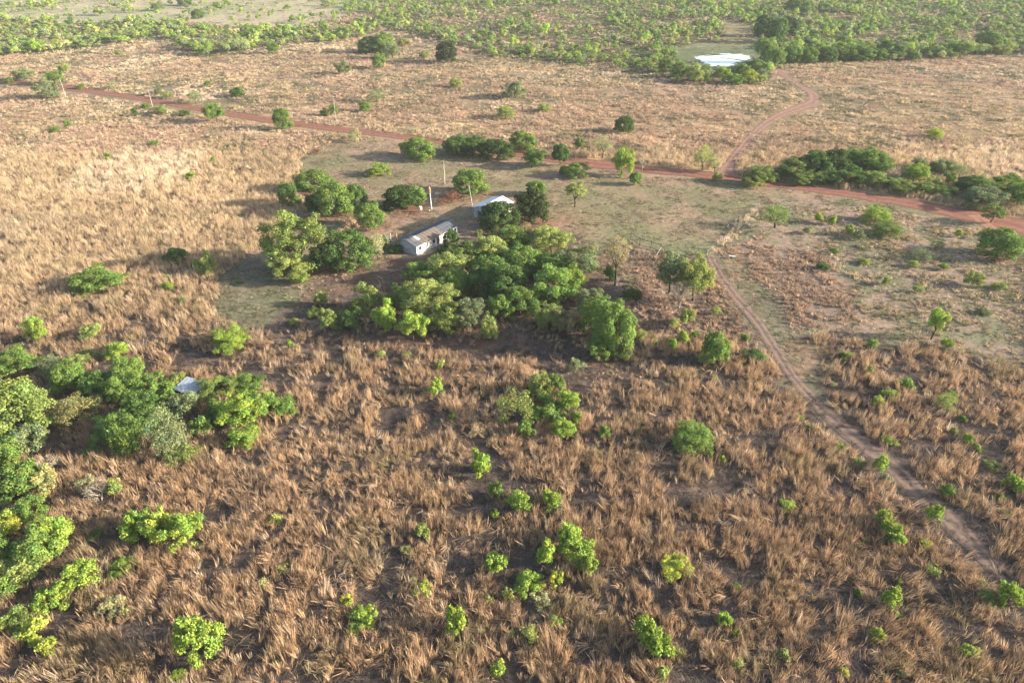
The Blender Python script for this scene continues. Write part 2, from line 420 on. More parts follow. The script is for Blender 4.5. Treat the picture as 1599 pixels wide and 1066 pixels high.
# ------------------------------------------------------------------ grass clusters
def blade_cluster(seed, n_tufts, per, foot, hgt, lean, spread, width, flop=0.0):
    r = np.random.default_rng(seed)
    V, F, J = [], [], []
    ld = r.uniform(0, 2 * math.pi)
    for t in range(n_tufts):
        cx, cy = r.normal(0, foot / 2.2, 2)
        hh = hgt * r.uniform(.65, 1.15)
        la = ld + r.normal(0, 1.0); lm = lean * r.uniform(.4, 1.4)
        tj = r.uniform(.78, 1.18)
        for k in range(per):
            a = r.uniform(0, 2 * math.pi); rr = spread * r.uniform(.15, 1)
            L = hh * r.uniform(.55, 1.1)
            dx, dy = math.cos(a) * rr + math.cos(la) * lm, math.sin(a) * rr + math.sin(la) * lm
            bx, by = cx + math.cos(a) * foot * .09 * r.uniform(0, 1.6), cy + math.sin(a) * foot * .09 * r.uniform(0, 1.6)
            fl = flop * r.uniform(0, 1)
            wd = width * r.uniform(.6, 1.3)
            wa = r.uniform(0, math.pi); wx, wy = math.cos(wa) * wd, math.sin(wa) * wd
            o = len(V); pts = []
            for s_, ww in ((0, .7), (.4, 1.), (.75, .8), (1., .12)):
                z = L * (s_ - (fl * .75) * s_ * s_); q = L * (s_ ** 1.3)
                pts.append((bx + dx * q, by + dy * q, max(z, .03), ww))
            for (x, y, z, ww) in pts:
                V += [(x - wx * ww, y - wy * ww, z), (x + wx * ww, y + wy * ww, z)]
            for i in range(3): F.append((o + 2*i, o + 2*i + 1, o + 2*i + 3, o + 2*i + 2))
            c = tj * r.uniform(.5, 1.4); hv = r.uniform(-.07, .07)
            for i in range(8): J.append((c * (1 + hv * .4), c, c * (1 - hv * 1.5)))
    return mesh_np('grass_cluster', V, F, [M_grass], colors={'jit': np.array(J)})

def inst_collection(name, meshes):
    c = bpy.data.collections.new(name)
    for i, me in enumerate(meshes):
        o = bpy.data.objects.new(name + '_source', me); c.objects.link(o)
    return c

def scatter(name, label, pts, rot, scl, tint, pick, coll, mat=None):
    """one stuff object whose points carry instances"""
    me = bpy.data.meshes.new(name); n = len(pts)
    me.vertices.add(n); me.vertices.foreach_set('co', np.asarray(pts, np.float32).ravel())
    for an, ty, arr in (('rotz', 'FLOAT_VECTOR', rot), ('scl', 'FLOAT_VECTOR', scl), ('tint', 'FLOAT_VECTOR', tint)):
        a = me.attributes.new(an, ty, 'POINT'); a.data.foreach_set('vector', np.asarray(arr, np.float32).ravel())
    a = me.attributes.new('pick', 'INT', 'POINT'); a.data.foreach_set('value', np.asarray(pick, np.int32))
    me.update()
    o = link(name, me); o['kind'] = 'stuff'; o['label'] = label
    g = bpy.data.node_groups.new(name + '_scatter', 'GeometryNodeTree')
    g.interface.new_socket('Geometry', in_out='INPUT', socket_type='NodeSocketGeometry')
    g.interface.new_socket('Geometry', in_out='OUTPUT', socket_type='NodeSocketGeometry')
    gi, go = g.nodes.new('NodeGroupInput'), g.nodes.new('NodeGroupOutput')
    ci = g.nodes.new('GeometryNodeCollectionInfo'); ci.inputs['Collection'].default_value = coll
    ci.inputs['Separate Children'].default_value = True; ci.inputs['Reset Children'].default_value = True
    ip = g.nodes.new('GeometryNodeInstanceOnPoints'); ip.inputs['Pick Instance'].default_value = True
    def na(an, ty):
        q = g.nodes.new('GeometryNodeInputNamedAttribute'); q.data_type = ty; q.inputs['Name'].default_value = an
        return q.outputs['Attribute']
    L = g.links.new
    L(gi.outputs[0], ip.inputs['Points']); L(ci.outputs[0], ip.inputs['Instance'])
    L(na('pick', 'INT'), ip.inputs['Instance Index']); L(na('rotz', 'FLOAT_VECTOR'), ip.inputs['Rotation']); L(na('scl', 'FLOAT_VECTOR'), ip.inputs['Scale'])
    L(ip.outputs[0], go.inputs[0])
    md = o.modifiers.new('scatter', 'NODES'); md.node_group = g
    return o

def build_grass():
    P0 = [blade_cluster(i, 7, 13, 1.6, 1.35, .20, .26, .015) for i in range(5)]            # upright tall
    P1 = [blade_cluster(20 + i, 6, 14, 1.6, 1.45, .50, .34, .015, .40) for i in range(5)]   # leaning and lodged
    P2 = [blade_cluster(40 + i, 6, 18, 1.8, .75, .3, .55, .030, .2) for i in range(4)]    # short tussocks
    P3 = [blade_cluster(60 + i, 5, 14, 1.8, .8, 1.1, .9, .024, 1.15) for i in range(4)]  # flattened litter
    coll = inst_collection('grass_clusters', P0 + P1 + P2 + P3)
    # candidate points by distance band, within a widened view wedge
    pts = []
    for (y0, y1, sp) in ((30, 75, .74), (75, 140, .84), (140, 240, 1.1), (240, 400, 1.55), (400, 700, 3.2)):
        hw = .98 * (y1 * CP + H * SP) * .75 + 25
        n = int((y1 - y0) * 2 * hw / sp ** 2)
        Y = rng.uniform(y0, y1, n); X = rng.uniform(-hw, hw, n)
        k = np.abs(X) < (.75 * (Y * CP + H * SP)) * 1.12 + 12
        pts.append(np.stack([X[k], Y[k]], 1))
    pts = np.concatenate(pts); X, Y = pts.T
    z = zones(X, Y); px, py = z['px'], z['py']
    n1, n2, n3 = fbm(X, Y, 2.4, 101), fbm(X, Y, 11, 111), fbm(X, Y, 38, 121)
    sm = lambda e0, e1, v: np.clip((v - e0) / (e1 - e0), 0, 1)
    near = sm(350, 560, py)
    dens = .98 - .22 * near - sm(.47, .60, n1) * .75 * near - sm(.55, .68, n2) * .4 * near
    dens = dens - sm(.56, .72, n1) * .5 * (1 - near)
    far = sm(250, 215, py)
    nf = fbm(X, Y, 5, 161); dens = dens * (1 - far) + far * (1.0 - .80 * sm(.46, .56, nf * .65 + n2 * .35))
    hsc = .85 + .45 * n2 + .2 * near * n1
    hsc = hsc * (1 - far * .38)
    short = np.zeros(len(X), bool)
    def setz(m, d, h=None, sh=None):
        dens[m] = (np.zeros(len(X)) + d)[m]
        if h is not None: hsc[m] = (np.zeros(len(X)) + h)[m]
        if sh: short[m] = True
    setz(z['litter'] & (py > 440), .35 * sm(.5, .4, n1), .8)
    setz(z['yard'], .10 + .5 * sm(.40, .62, n1), .16 + .16 * sm(.5, .7, n2), True)
    setz(z['scrub'], .30 + .35 * sm(.45, .62, n2), .22 + .5 * sm(.48, .66, n1), True)
    setz(z['rust'], .42, .7, True)
    setz(z['clear'], .35, .18, True); setz(z['bare'], .2, .4, True); setz(z['mud'], .1, .25, True)
    setz(z['wood'], .65, .8, True); setz(z['pasture'], .12, .3, True)
    m = (px > 1180) & (py < 285) & (py > 95) & ~z['wood']; dens[m] *= .8
    fat = [(r[0] - (6 + (r[1] - 560) * .035 if r[1] > 560 else 0), r[1] + (r[1] > 560) * 8, r[2] + (3 if r[1] > 560 else 0), r[3]) for r in TRACK_S]
    road = strip_mask(px, py, ROAD) | (strip_mask(px, py - 4, ROAD) & (px < 760)) | inpoly(px, py + 2, strip_poly([(r[0] - 3, r[1], r[2] + 3, r[3]) for r in TRACK_N])) | inpoly(px, py - 3, strip_poly([(r[0] - 2, r[1], r[2] + 2, r[3]) for r in TRACK_N])) | inpoly(px, py, strip_poly(fat)) | inpoly(px, py, strip_poly(SPUR)) | strip_mask(px, py, PATH)
    vl = (np.abs((px - 1187) * 80 + (py - 320) * 81) / 113.8 < 2.6) & (py > 318) & (py < 402)   # unmown verge along the wire fence
    dens[vl] = .95; hsc[vl] = .65; short[vl] = False; dens[road] = 0
    dens[inpoly(px, py, [(1076, 92), (1110, 82), (1176, 82), (1180, 92), (1150, 106), (1110, 109)])] = 0
    keep = rng.random(len(X)) < dens
    for (tx, ty, tr) in CROWNS:                       # nothing grows tall under dense crowns
        if ty > 380 or tr < 1.2: continue
        keep &= ((X - tx) ** 2 + (Y - ty) ** 2) > (tr * .62) ** 2
    for (hx, hy, hr) in HOUSE_SPOTS: keep &= ((X - hx) ** 2 + (Y - hy) ** 2) > hr ** 2
    for arr in ('X', 'Y', 'px', 'py', 'n1', 'n2', 'n3', 'near', 'far', 'hsc', 'short'):
        pass
    X, Y, px, py, n1, n2, n3, near, far, hsc, short = [a[keep] for a in (X, Y, px, py, n1, n2, n3, near, far, hsc, short)]
    zz = {k: v[keep] for k, v in z.items()}
    n = len(X)
    lodge = fbm(X, Y, 9, 131) * .8 + .2 * rng.random(n)
    r = rng.random(n)
    pick = rng.integers(0, 5, n)
    lm = (lodge > .66 - .10 * near) & (near > .1); pick[lm] = 5 + rng.integers(0, 5, n)[lm]
    fl = (r < .10 + .10 * near); pick[fl] = 14 + rng.integers(0, 4, n)[fl]
    pick[short] = 10 + rng.integers(0, 4, n)[short]
    mm = (far > .5) & (rng.random(n) < .5); pick[mm] = 10 + rng.integers(0, 4, n)[mm]
    ang = fbm(X, Y, 8, 141) * 16 + rng.normal(0, 2.0, n)
    ang = np.where(pick < 5, rng.uniform(0, 6.28, n), ang)
    xs = np.where(far > .5, 1.45, 1.0) * rng.uniform(.8, 1.25, n) * np.where(Y > 400, 1.7, 1)
    scl = np.stack([xs, xs, hsc * rng.uniform(.7, 1.3, n) * np.where(Y > 400, 1.4, 1)], 1)
    cA = np.array([.565, .43, .27]); cB = np.array([.50, .348, .212]); cR = np.array([.45, .32, .22]); cG = np.array([.30, .29, .14]); cP = np.array([.70, .57, .42]); cK = np.array([.27, .19, .125])
    k = np.clip(near + .25 * (n3 - .5), 0, 1)[:, None]
    tint = cA * (1 - k) + cB * k
    pale = (sm(.52, .66, n3) * (1 - near))[:, None] * .7; tint = tint * (1 - pale) + cP * pale
    rr = rng.random(n)[:, None]
    tint = np.where(rr < .12, tint * .3 + cK * .7, tint); tint = np.where(rr > .9, tint * .5 + cP * .5, tint)
    g = (sm(.55, .7, fbm(X, Y, 6, 151)) * .45)[:, None] * (rng.random(n)[:, None] < .5); tint = tint * (1 - g) + cG * g
    tint = np.where(zz['rust'][:, None], cR * (.8 + .4 * rr), tint)
    ycol = np.where(fbm(X, Y, 9, 191)[:, None] > .52, np.array([.36, .27, .18]), np.array([.24, .245, .13]))
    tint = np.where((zz['yard'] | zz['clear'])[:, None], ycol * (.6 + .7 * rr), tint)
    vk = (np.abs((px - 1187) * 80 + (py - 320) * 81) / 113.8 < 2.6) & (py > 318) & (py < 402)
    sg = (zz['scrub'] & ~zz['rust'] & ~vk)[:, None]; tint = np.where(sg & (rr < .45), cG * (.7 + .8 * rr), tint)
    tint = np.where(zz['wood'][:, None] & (rr < .65), np.array([.16, .20, .07]), tint)
    fgr = ((far > .3) & (rng.random(n) < .15 + .5 * sm(.5, .62, fbm(X, Y, 13, 171))))[:, None]; tint = np.where(fgr, np.array([.20, .19, .11]), tint)
    frd = ((far > .3) & (rng.random(n) < .6 * sm(.5, .62, fbm(X, Y, 24, 181))))[:, None]; tint = np.where(frd, np.array([.48, .33, .24]), tint)
    tint = np.where(vk[:, None], cP, tint)
    mac = fbm(X, Y, 26, 221)[:, None]; tint = tint * (.80 + .40 * mac) * (.78 + .44 * rng.random((n, 1)))
    rot = np.stack([rng.normal(0, .14, n), rng.normal(0, .14, n), ang], 1)
    co = np.stack([X, Y, np.full(n, -.02)], 1)
    o = scatter('dry_grass', 'tall dry tan savanna grass standing and lodged in clumps', co, rot, scl, tint, pick, coll)
    # fallen, darker straw between the clumps
    n = 24000; Y = rng.uniform(30, 170, n); X = rng.uniform(-.78, .78, n) * (Y * CP + H * SP) * 1.1
    z = zones(X, Y); px, py = z['px'], z['py']
    k = (py > 400) & ~(z['yard'] | z['scrub'] | z['clear']) & ~inpoly(px, py, strip_poly(TRACK_S)) & (rng.random(n) < np.clip((py - 400) / 150, 0, 1))
    X, Y = X[k], Y[k]; n = len(X); xs = rng.uniform(.7, 1.3, n)
    tint = np.array([.21, .165, .135]) * rng.uniform(.3, 1.2, (n, 1))
    scatter('fallen_straw', 'fallen dull brown straw lying between the clumps', np.stack([X, Y, np.zeros(n)], 1),
            np.stack([np.zeros(n), np.zeros(n), rng.uniform(0, 6.28, n)], 1), np.stack([xs, xs, xs * .38], 1), tint, 14 + rng.integers(0, 4, n), coll)
# ------------------------------------------------------------------ what grows where
# crown centre x, y, width, height in the photograph; kind; colour; bare stem height in metres | label | group
# kinds: D dense dome, O open lobed, B fine round bush, Y young broad-leaved shrub, F feathery with bare branches
TREES = """
462 372 98 92 O ol 1 | biggest olive green tree on the left edge of the yard, broad domed crown
450 415 62 46 O yg 1 | yellow green tree hanging in front of the biggest olive tree
468 436 34 26 O br .2 | small bright tree at the foot of the biggest olive tree
486 290 54 36 D gr 1 | rounded green tree topmost of the clump left of the long grey-roofed house
451 310 36 38 D md 1 | small dark green tree just above the biggest olive tree, on its upper left
522 318 58 52 D gr 1 | mid green dense tree in the middle of the clump left of the house
556 312 36 36 D md 1 | dark green rounded tree on the upper right of the clump left of the house
494 326 34 34 D dk 1 | shaded dark green tree between the clump trees left of the house
579 341 44 40 D gr .6 | mid green tree right of the dry tan tree beside the yard
548 348 34 28 F tn .5 | dry tan brown leafless-looking tree left of the long grey-roofed house
538 364 30 22 F tn .4 | low dry tan bush under the dry tan tree
548 398 76 60 D md 1 | dark green wide tree left of the long house, front of the clump
510 408 44 44 D dk 1 | dark shaded tree between the olive tree and the wide dark green tree
588 384 30 42 F py .6 | pale washed-out feathery tree on the right edge of the clump beside the house
602 378 18 26 O gg .3 | small grey green shrub between the clump and the long house
618 392 26 12 B md 0 | low green shrub at the left gable of the long grey-roofed house
630 315 66 40 D dk 1.2 | dense dark green mango-like tree alone left of the white post
650 311 34 30 D gr 1 | brighter right half crown of the dense tree left of the white post
731 290 60 42 D gr .6 | bright green domed tree behind the leaning pale pole
706 307 26 18 F rd .2 | rusty reddish dry bush left of the bright green domed tree
690 316 20 9 F rd 0 | low rusty dry scrub left of the leaning pale pole
780 345 60 48 D dk .3 | dense dark green tree in front of the white-roofed house
829 330 50 54 D bk .5 | darkest coarse-leaved tree right of the white-roofed house
838 297 30 24 D gr 1 | small lighter green tree behind the darkest coarse-leaved tree
659 238 46 32 D gr .6 | dense green tree left end of the row along the yard side of the red road
632 233 22 22 O yg .6 | small pale green tree just left of the dense green roadside tree
714 231 46 29 D md .6 | first dark green tree of the roadside row right of the red road bend | dark trees in a row along the red road
739 233 42 29 D md .6 | second dark green tree of the roadside row | dark trees in a row along the red road
776 239 52 31 D dk .8 | third and darkest tree of the roadside row, with pale stem | dark trees in a row along the red road
819 225 40 28 D gr 1 | bright topped green tree leaning over the far edge of the red road
831 245 40 28 O md 1 | dark thin-stemmed tree on the red road below the bright topped one
875 246 28 32 D md 1.5 | narrow dark green tree with two stems beside the red road
900 268 46 26 O gr .4 | low spreading green tree in the yard below the red road
879 268 18 14 O md .2 | small dark shrub attached to the low spreading tree in the yard
942 225 38 28 F py 2 | pale olive feathery tree on a thin stem beyond the red road
905 222 20 18 O ol 1.2 | small olive tree left of the pale feathery tree beyond the red road
971 256 38 46 O br .4 | bright lime green full tree on the near side of the red road
1004 255 13 28 T gy 1 | narrow whitish grey tree right of the bright lime tree
992 281 20 20 D gr .5 | small round green tree below the whitish narrow tree
899 296 32 24 O yg 3 | small umbrella-shaped tree on a dark stem alone in the yard
1100 244 36 36 F yg 1 | pale yellow green feathery tree left of the side track junction
1118 256 22 24 F py .5 | smaller pale feathery tree touching the side track junction
1119 278 20 14 O yg .3 | little pale shrub on the near edge of the red road by the junction
974 198 30 24 D md .5 | small dark round tree alone in the straw field beyond the road
697 86 34 30 D bk .2 | dark almost black-green round tree alone in the far straw field
600 72 34 28 D gr .6 | tallest green tree of the clump left of the dark round tree in the far field
577 74 32 22 D md .3 | dark left tree of the clump in the far straw field
613 82 26 24 O gg .3 | greyish green right tree of the clump in the far straw field
632 68 24 14 O yg .3 | pale low bush right behind the clump in the far straw field
663 88 18 12 O yg .2 | faint pale green bush between the clump and the dark round tree
592 98 26 24 O gr .2 | light green bush just below the clump in the far straw field
537 108 28 20 O gg .2 | grey green bush left of and below the clump in the far field
587 150 32 24 F gg .3 | grey green loose shrub in the straw above the red road
571 168 21 17 B gr .1 | small round green bush below the grey green loose shrub
805 143 38 28 O gg .2 | grey green wide bush alone in the pale straw right of centre
790 178 32 20 B yg .1 | pale green round bush below the grey green wide bush
712 131 21 15 B yg .1 | small pale green bush in the pale straw field
850 170 22 13 B yg .1 | small yellowish bush right of the pale green round bush
428 77 24 18 O gr .4 | green bush standing out at the near edge of the far woodland, upper left
441 190 32 32 D gr .3 | dense green tree on the near edge of the red road, upper left
508 177 14 13 D dk .2 | small dark round bush on the far edge of the red road
522 173 15 18 O gr .3 | light green twin beside the small dark round bush on the road edge
336 174 36 26 O gr 1.4 | spreading flat-topped green tree right over the red road, upper left
372 146 22 15 D md .2 | small dark bush on the straw above the red road, upper left
303 151 20 18 F gg .6 | grey feathery shrub above the red road near the second pole
249 144 16 13 O gg .2 | grey green bush on the far verge of the road near the leaning pale pole
262 148 18 14 F yg .2 | yellowish bush paired with the grey green one on the far verge
177 134 16 14 F py .2 | faint pale bush on the far verge between the two leaning poles
325 132 12 10 B gr 0 | tiny green bush in the straw above the spreading tree
40 118 34 20 O gg .3 | grey green wide tree beyond the road at the far left
83 119 34 18 O gr 1 | spreading green tree beyond the road at the far left
103 108 18 16 O yg .5 | pale green small tree behind the spreading one at the far left
75 143 38 30 O gg .3 | grey green dome-shaped bush on the near side of the road at the far left
16 127 16 9 B gr 0 | small green bush at the road near the left edge
127 136 14 8 B gr 0 | tiny green bush on the road verge right of the far left bushes
212 176 11 14 O md .1 | small dark green sapling left below the second leaning pole
228 167 16 9 B gr 0 | low green bush just left of the foot of the second leaning pole
253 174 26 16 O yg .2 | yellow green shrub right of the foot of the second leaning pole
290 178 16 11 O md .1 | small green shrub between the second pole and the flat-topped tree
553 212 24 24 F py .3 | pale yellow green dry shrub in the near half of the red road's verge
185 83 14 7 B yg 0 | light green bush just in front of the woodland at upper left
590 268 38 22 O br .1 | bright green low spreading bush at the far edge of the yard
495 236 16 10 F rd 0 | small rusty red dry bush left of the yard corner
1184 272 44 28 O ol .8 | sprawling olive tree at the near edge of the red road by the junction
1204 280 26 12 O yg .2 | low yellowish branches stretching right of the sprawling olive tree
1174 290 40 10 B yg 0 | strip of low green weeds under the sprawling olive tree
1214 336 50 32 F gr 1.2 | loose green tree with a forked dark stem right of the yard corner
1240 268 60 36 O ol .2 | olive tree at the left end of the hedge beyond the red road | hedge beyond the red road
1272 262 50 40 D md .2 | dark green second tree of the hedge beyond the red road | hedge beyond the red road
1296 258 41 40 D dk .2 | darkest tree of the hedge beyond the red road | hedge beyond the red road
1318 254 50 34 O gr .2 | broad rusty-tinged green tree in the hedge beyond the red road | hedge beyond the red road
1350 254 58 36 D gr .2 | highest domed tree of the hedge beyond the red road | hedge beyond the red road
1373 262 43 30 O gr .2 | right shoulder tree of the tall part of the hedge | hedge beyond the red road
1328 280 60 24 O md .1 | low shaded shrub at the foot of the tall part of the hedge | hedge beyond the red road
1366 286 55 22 O ol .1 | low olive shrub at the foot of the hedge beside the gap | hedge beyond the red road
1278 281 41 20 O ol .1 | low olive shrub at the foot of the left part of the hedge | hedge beyond the red road
1396 272 31 30 T gy .3 | grey bare-looking shrub in the gap of the hedge | hedge beyond the red road
1426 274 46 32 O br .4 | bright green rounded tree standing out of the hedge right of the gap | hedge beyond the red road
1434 258 26 20 O gg .6 | grey green tree behind the bright one in the hedge | hedge beyond the red road
1461 264 31 26 O gg .4 | pale grey green tree right behind the bright hedge tree | hedge beyond the red road
1405 294 48 24 O ol .1 | dull olive bush below the hedge gap | hedge beyond the red road
1455 288 31 22 O yg .1 | yellow green low bush right of the bright hedge tree | hedge beyond the red road
1480 280 22 22 O gr .2 | small upright green bush in the right part of the hedge | hedge beyond the red road
1510 293 41 28 D md .2 | dark dense green tree in the right part of the hedge | hedge beyond the red road
1500 268 31 24 F gg .2 | faint grey green shrub above the dark dense hedge tree | hedge beyond the red road
1548 302 55 34 O ol .2 | olive tree left of the last green hedge trees at the right edge | hedge beyond the red road
1574 288 55 26 O gr .2 | bright green flat-topped hedge tree near the right edge | hedge beyond the red road
1588 306 48 40 O gr .2 | last green hedge tree cut by the right edge of the photo | hedge beyond the red road
1530 320 72 18 O gg .1 | low grey green growth at the foot of the right hedge | hedge beyond the red road
1553 331 34 24 O ol 1.2 | small leaning olive tree on the near edge of the road at the right
1555 385 62 48 D gr .1 | dense bright green round bush alone at the right edge below the road
1591 378 20 20 B yg 0 | pale low bush right behind the dense round bush at the right edge
1366 339 46 27 B br .2 | bright lime dome-shaped bush on the short grass below the road
1277 342 17 18 O br .2 | small bright bush, left of two, left of the lime dome-shaped bush
1299 345 15 16 O br .2 | small bright bush, right of two, left of the lime dome-shaped bush
1324 360 18 20 O yg .1 | pale green upright weeds left below the lime dome-shaped bush
1340 368 18 18 O gg .1 | grey green weeds just right of the pale upright weeds
1384 368 50 14 B ol 0 | long low olive bush strip below the lime dome-shaped bush
1262 361 20 14 O py .1 | pale yellowish weed clump right of the loose tree with forked stem
1496 365 12 13 O br .1 | tiny bright bush on the short grass toward the right edge
1303 393 16 11 O gr 0 | small green weed in the scrub left of centre right
1283 417 20 13 D md 0 | small dark green cushion bush in the scrub
1347 410 20 10 B yg 0 | pale green flat weed in the scrub
1440 398 30 22 F gg .1 | grey green loose shrub in the middle of the scrub
1462 382 26 18 F gg .1 | faint grey shrub above the grey green loose shrub
1424 414 20 12 B yg 0 | yellowish weed left below the grey green loose shrub
1473 418 18 12 O br 0 | small yellow green weed right below the grey green loose shrub
1518 438 30 26 O yg .1 | yellow green loose shrub in the right part of the scrub
1560 449 24 14 B yg 0 | pale green flat bush near the right edge of the scrub
1383 440 18 16 O yg 0 | yellow green weed in the lower scrub
1433 452 18 14 O yg 0 | yellow green weed right in the lower scrub
1536 488 22 12 B gg 0 | dull green weed in the lower right scrub
1466 497 34 34 O br 2.6 | bright lime round crown on a leaning dark stem in the lower scrub
1448 512 22 22 T gy 1 | greyish bare twigs beside the lime crown on the leaning stem
1478 537 19 18 O br .1 | small lime bush below the tree with the leaning stem
706 377 26 28 D md .3 | dark green shrub at the right corner of the long house
692 392 22 12 D dk 0 | low dark shrub in front of the right end of the long house
748 364 14 24 O ol .3 | narrow olive shrub left of the dense tree by the white-roofed house
772 358 14 14 F rd .4 | small rusty red shrub top under the dense dark tree
728 402 64 44 O ol 1 | olive yellow tree top right of the long house, upper edge of the central thicket | central thicket below the houses
770 396 50 46 O yg 1 | yellow green tree at the upper edge of the central thicket, below the rusty shrub | central thicket below the houses
800 382 50 40 D gr 1 | fresh green tree between the dense dark tree and the thicket | central thicket below the houses
826 376 44 38 O rs 1 | pinkish brown tinged tree under the darkest coarse-leaved tree | central thicket below the houses
862 384 60 48 O yg 1.5 | pale green tree with a dry brownish middle at the upper right of the thicket | central thicket below the houses
884 404 44 34 O rs 1 | brownish twiggy crown right in the upper thicket | central thicket below the houses
905 418 76 46 O gg 1 | grey green wide tree at the right shoulder of the thicket | central thicket below the houses
860 424 60 40 D md 1 | deep shaded green tree in the upper middle of the thicket | central thicket below the houses
816 414 60 44 D gr 1 | dark green tree below the fresh green one in the thicket | central thicket below the houses
764 440 60 54 D md 1 | dark broad-leaved tree in the middle of the thicket | central thicket below the houses
696 424 62 50 O yg 1 | light green tree on the upper left of the thicket facing the house path | central thicket below the houses
652 434 54 40 O gr 1 | green tree at the left corner of the thicket beside the earth path | central thicket below the houses
706 450 50 40 D gr 1 | rounded lime-rimmed tree in the left thicket | central thicket below the houses
675 476 76 66 O yg 1 | biggest yellow green crown in the left part of the thicket | central thicket below the houses
628 472 40 40 O gr 1 | small-crowned green tree left of the biggest yellow green crown | central thicket below the houses
604 494 34 56 O br .6 | tall narrow bright green tree at the left front of the thicket | central thicket below the houses
645 516 44 50 O br .4 | bright green front tree at the lower edge of the left thicket | central thicket below the houses
700 500 54 50 O ol .8 | olive tree in front of the biggest yellow green crown | central thicket below the houses
731 498 46 50 O gg .4 | grey green rounded tree at the front edge of the thicket | central thicket below the houses
765 512 28 48 O yg .3 | narrow pale green tree alone at the front edge of the thicket | central thicket below the houses
790 452 56 56 D md 1 | dark green shadowed tree in the centre of the thicket | central thicket below the houses
812 480 50 46 D gr .8 | dark low tree at the heart of the thicket | central thicket below the houses
780 486 34 40 D gr .4 | dark weedy tree between the narrow pale tree and the centre | central thicket below the houses
866 456 72 64 O gr 1.2 | big fresh green crown right of the middle of the thicket | central thicket below the houses
894 442 40 44 O br 1.2 | bright right flank tree of the big fresh green crown | central thicket below the houses
858 502 44 44 O yg .8 | yellow dotted loose tree in front of the big fresh green crown | central thicket below the houses
890 508 44 46 O rs .8 | brownish green loose tree right of the yellow dotted one | central thicket below the houses
924 474 46 40 O gg 1 | pale leafed tree on the right slope of the thicket | central thicket below the houses
932 500 54 54 D gr .8 | dense green tree on the right slope of the thicket | central thicket below the houses
956 520 54 72 D gr .3 | dense leafy tree at the right front corner of the thicket | central thicket below the houses
936 548 40 36 O gr .2 | shaded green tree at the foot of the right front corner | central thicket below the houses
972 545 26 44 O ol .2 | dull green bush hugging the right front corner of the thicket | central thicket below the houses
952 431 22 26 B dk .4 | small dark oval bush left of the forked black stem
965 392 46 46 F rs 5 | sparse pinkish tree on a tall forked black stem right of the thicket
1050 420 58 58 O gg 2.0 | left half of the wide olive tree with charred stems by the rail fence
1088 428 54 66 O yg 2.0 | right half of the wide olive tree with charred stems by the rail fence
1064 452 50 30 T gy 2.5 | greyish bare lower branches of the wide olive tree
987 462 30 18 B dk 0 | low dark shrub in the shade left of the wide olive tree
574 462 46 42 O yg .8 | yellow green two-lobed tree left of the thicket
562 486 34 34 O ol .4 | olive lower half of the two-lobed tree left of the thicket
502 470 28 26 O yg .3 | small pale tree furthest left of the thicket
516 502 30 42 O yg .3 | upright pale green tree in front, furthest left of the thicket
545 506 32 34 D md .2 | dark low shrub between the upright pale tree and the thicket
491 490 22 18 B ol 0 | dull low bush left of the upright pale green tree
460 505 18 14 B yg 0 | faint small green weed on the shaded grass left of the thicket
160 447 86 44 O gr .1 | wide bright green bush alone in the straw at the left
278 403 38 24 D md 0 | dark green flat bush in the shadow left of the biggest olive tree
326 417 36 38 O yg .4 | light green round tree right of the dark flat bush
262 434 16 12 O gr 0 | small green sapling just below the dark flat bush
264 449 24 18 O br 0 | bright sapling below the dark flat bush
284 470 16 14 O gr 0 | small green sapling on its own below the bright one
374 440 12 8 O gr 0 | tiny green shrub in the shade near the biggest olive tree
298 276 16 14 Y br 0 | small bright sapling in the golden straw at the left
169 246 11 14 Y br 0 | thin bright sapling high in the golden straw at the left
333 252 9 14 Y br 0 | thin bright sapling in the straw near the shadow edge
107 194 11 12 B gr 0 | small green bush in the upper left straw, right of two
87 203 18 10 B gr 0 | small green bush in the upper left straw, left of two
241 226 20 9 B gr 0 | flat green bush in the upper left straw
62 517 36 46 O br .2 | bright green bush by the left edge above the tree group
145 522 32 28 O yg .2 | yellow green bush right of the bright one, above the left tree group
360 538 62 44 O br .3 | bright green wide bush above the tin-roofed shed
187 552 32 32 O br .3 | bright bush between the left tree group and the straw
140 560 28 20 O yg .1 | faint yellow green bush at the top of the left tree group
282 592 26 24 O yg .5 | yellow green tree top just behind the tin-roofed shed
32 572 66 46 O gr .4 | grey green wide tree at the left edge above the footpath | left tree group
82 570 48 36 F gg .4 | grey green loose bush beside the footpath at the left | left tree group
115 592 52 46 D gr .8 | dark leafy tree right of the footpath at the left | left tree group
120 568 30 26 O yg .4 | light top behind the dark leafy tree by the footpath | left tree group
156 610 50 40 D md .8 | dark tree below the pale limb in the left tree group | left tree group
200 584 50 46 O gr 1 | fresh green tree top centre of the left tree group | left tree group
196 616 54 52 O gr 1 | green leafy tree in the middle of the left tree group | left tree group
236 608 44 40 D gr 1 | green broad-leaved tree left of the shed in the left tree group | left tree group
262 618 38 40 O gr .8 | yellowish tipped tree touching the shed on its left | left tree group
128 640 70 40 F yt .8 | loose tree with yellowing leaves in the left tree group | left tree group
232 648 56 52 D md 1 | dark central tree of the left tree group, in shade | left tree group
182 676 66 50 O gr .5 | bright dotted tree in front, lower left of the left tree group | left tree group
206 684 44 56 D gr .4 | leafy tree at the lower middle of the left tree group | left tree group
262 676 62 82 F gg .5 | grey green feathery tall tree in the lower middle of the left tree group | left tree group
292 640 44 48 O gg .6 | pale green twiggy tree below the shed | left tree group
318 668 30 34 O gr .2 | small green tree right of the feathery tree below the shed | left tree group
286 710 44 34 F ol .2 | olive low bush at the foot of the feathery tall tree | left tree group
148 706 26 22 B md 0 | low weedy shrub in the shade of the left tree group | left tree group
345 612 60 44 O ol .4 | olive tree right of the tin-roofed shed | left tree group
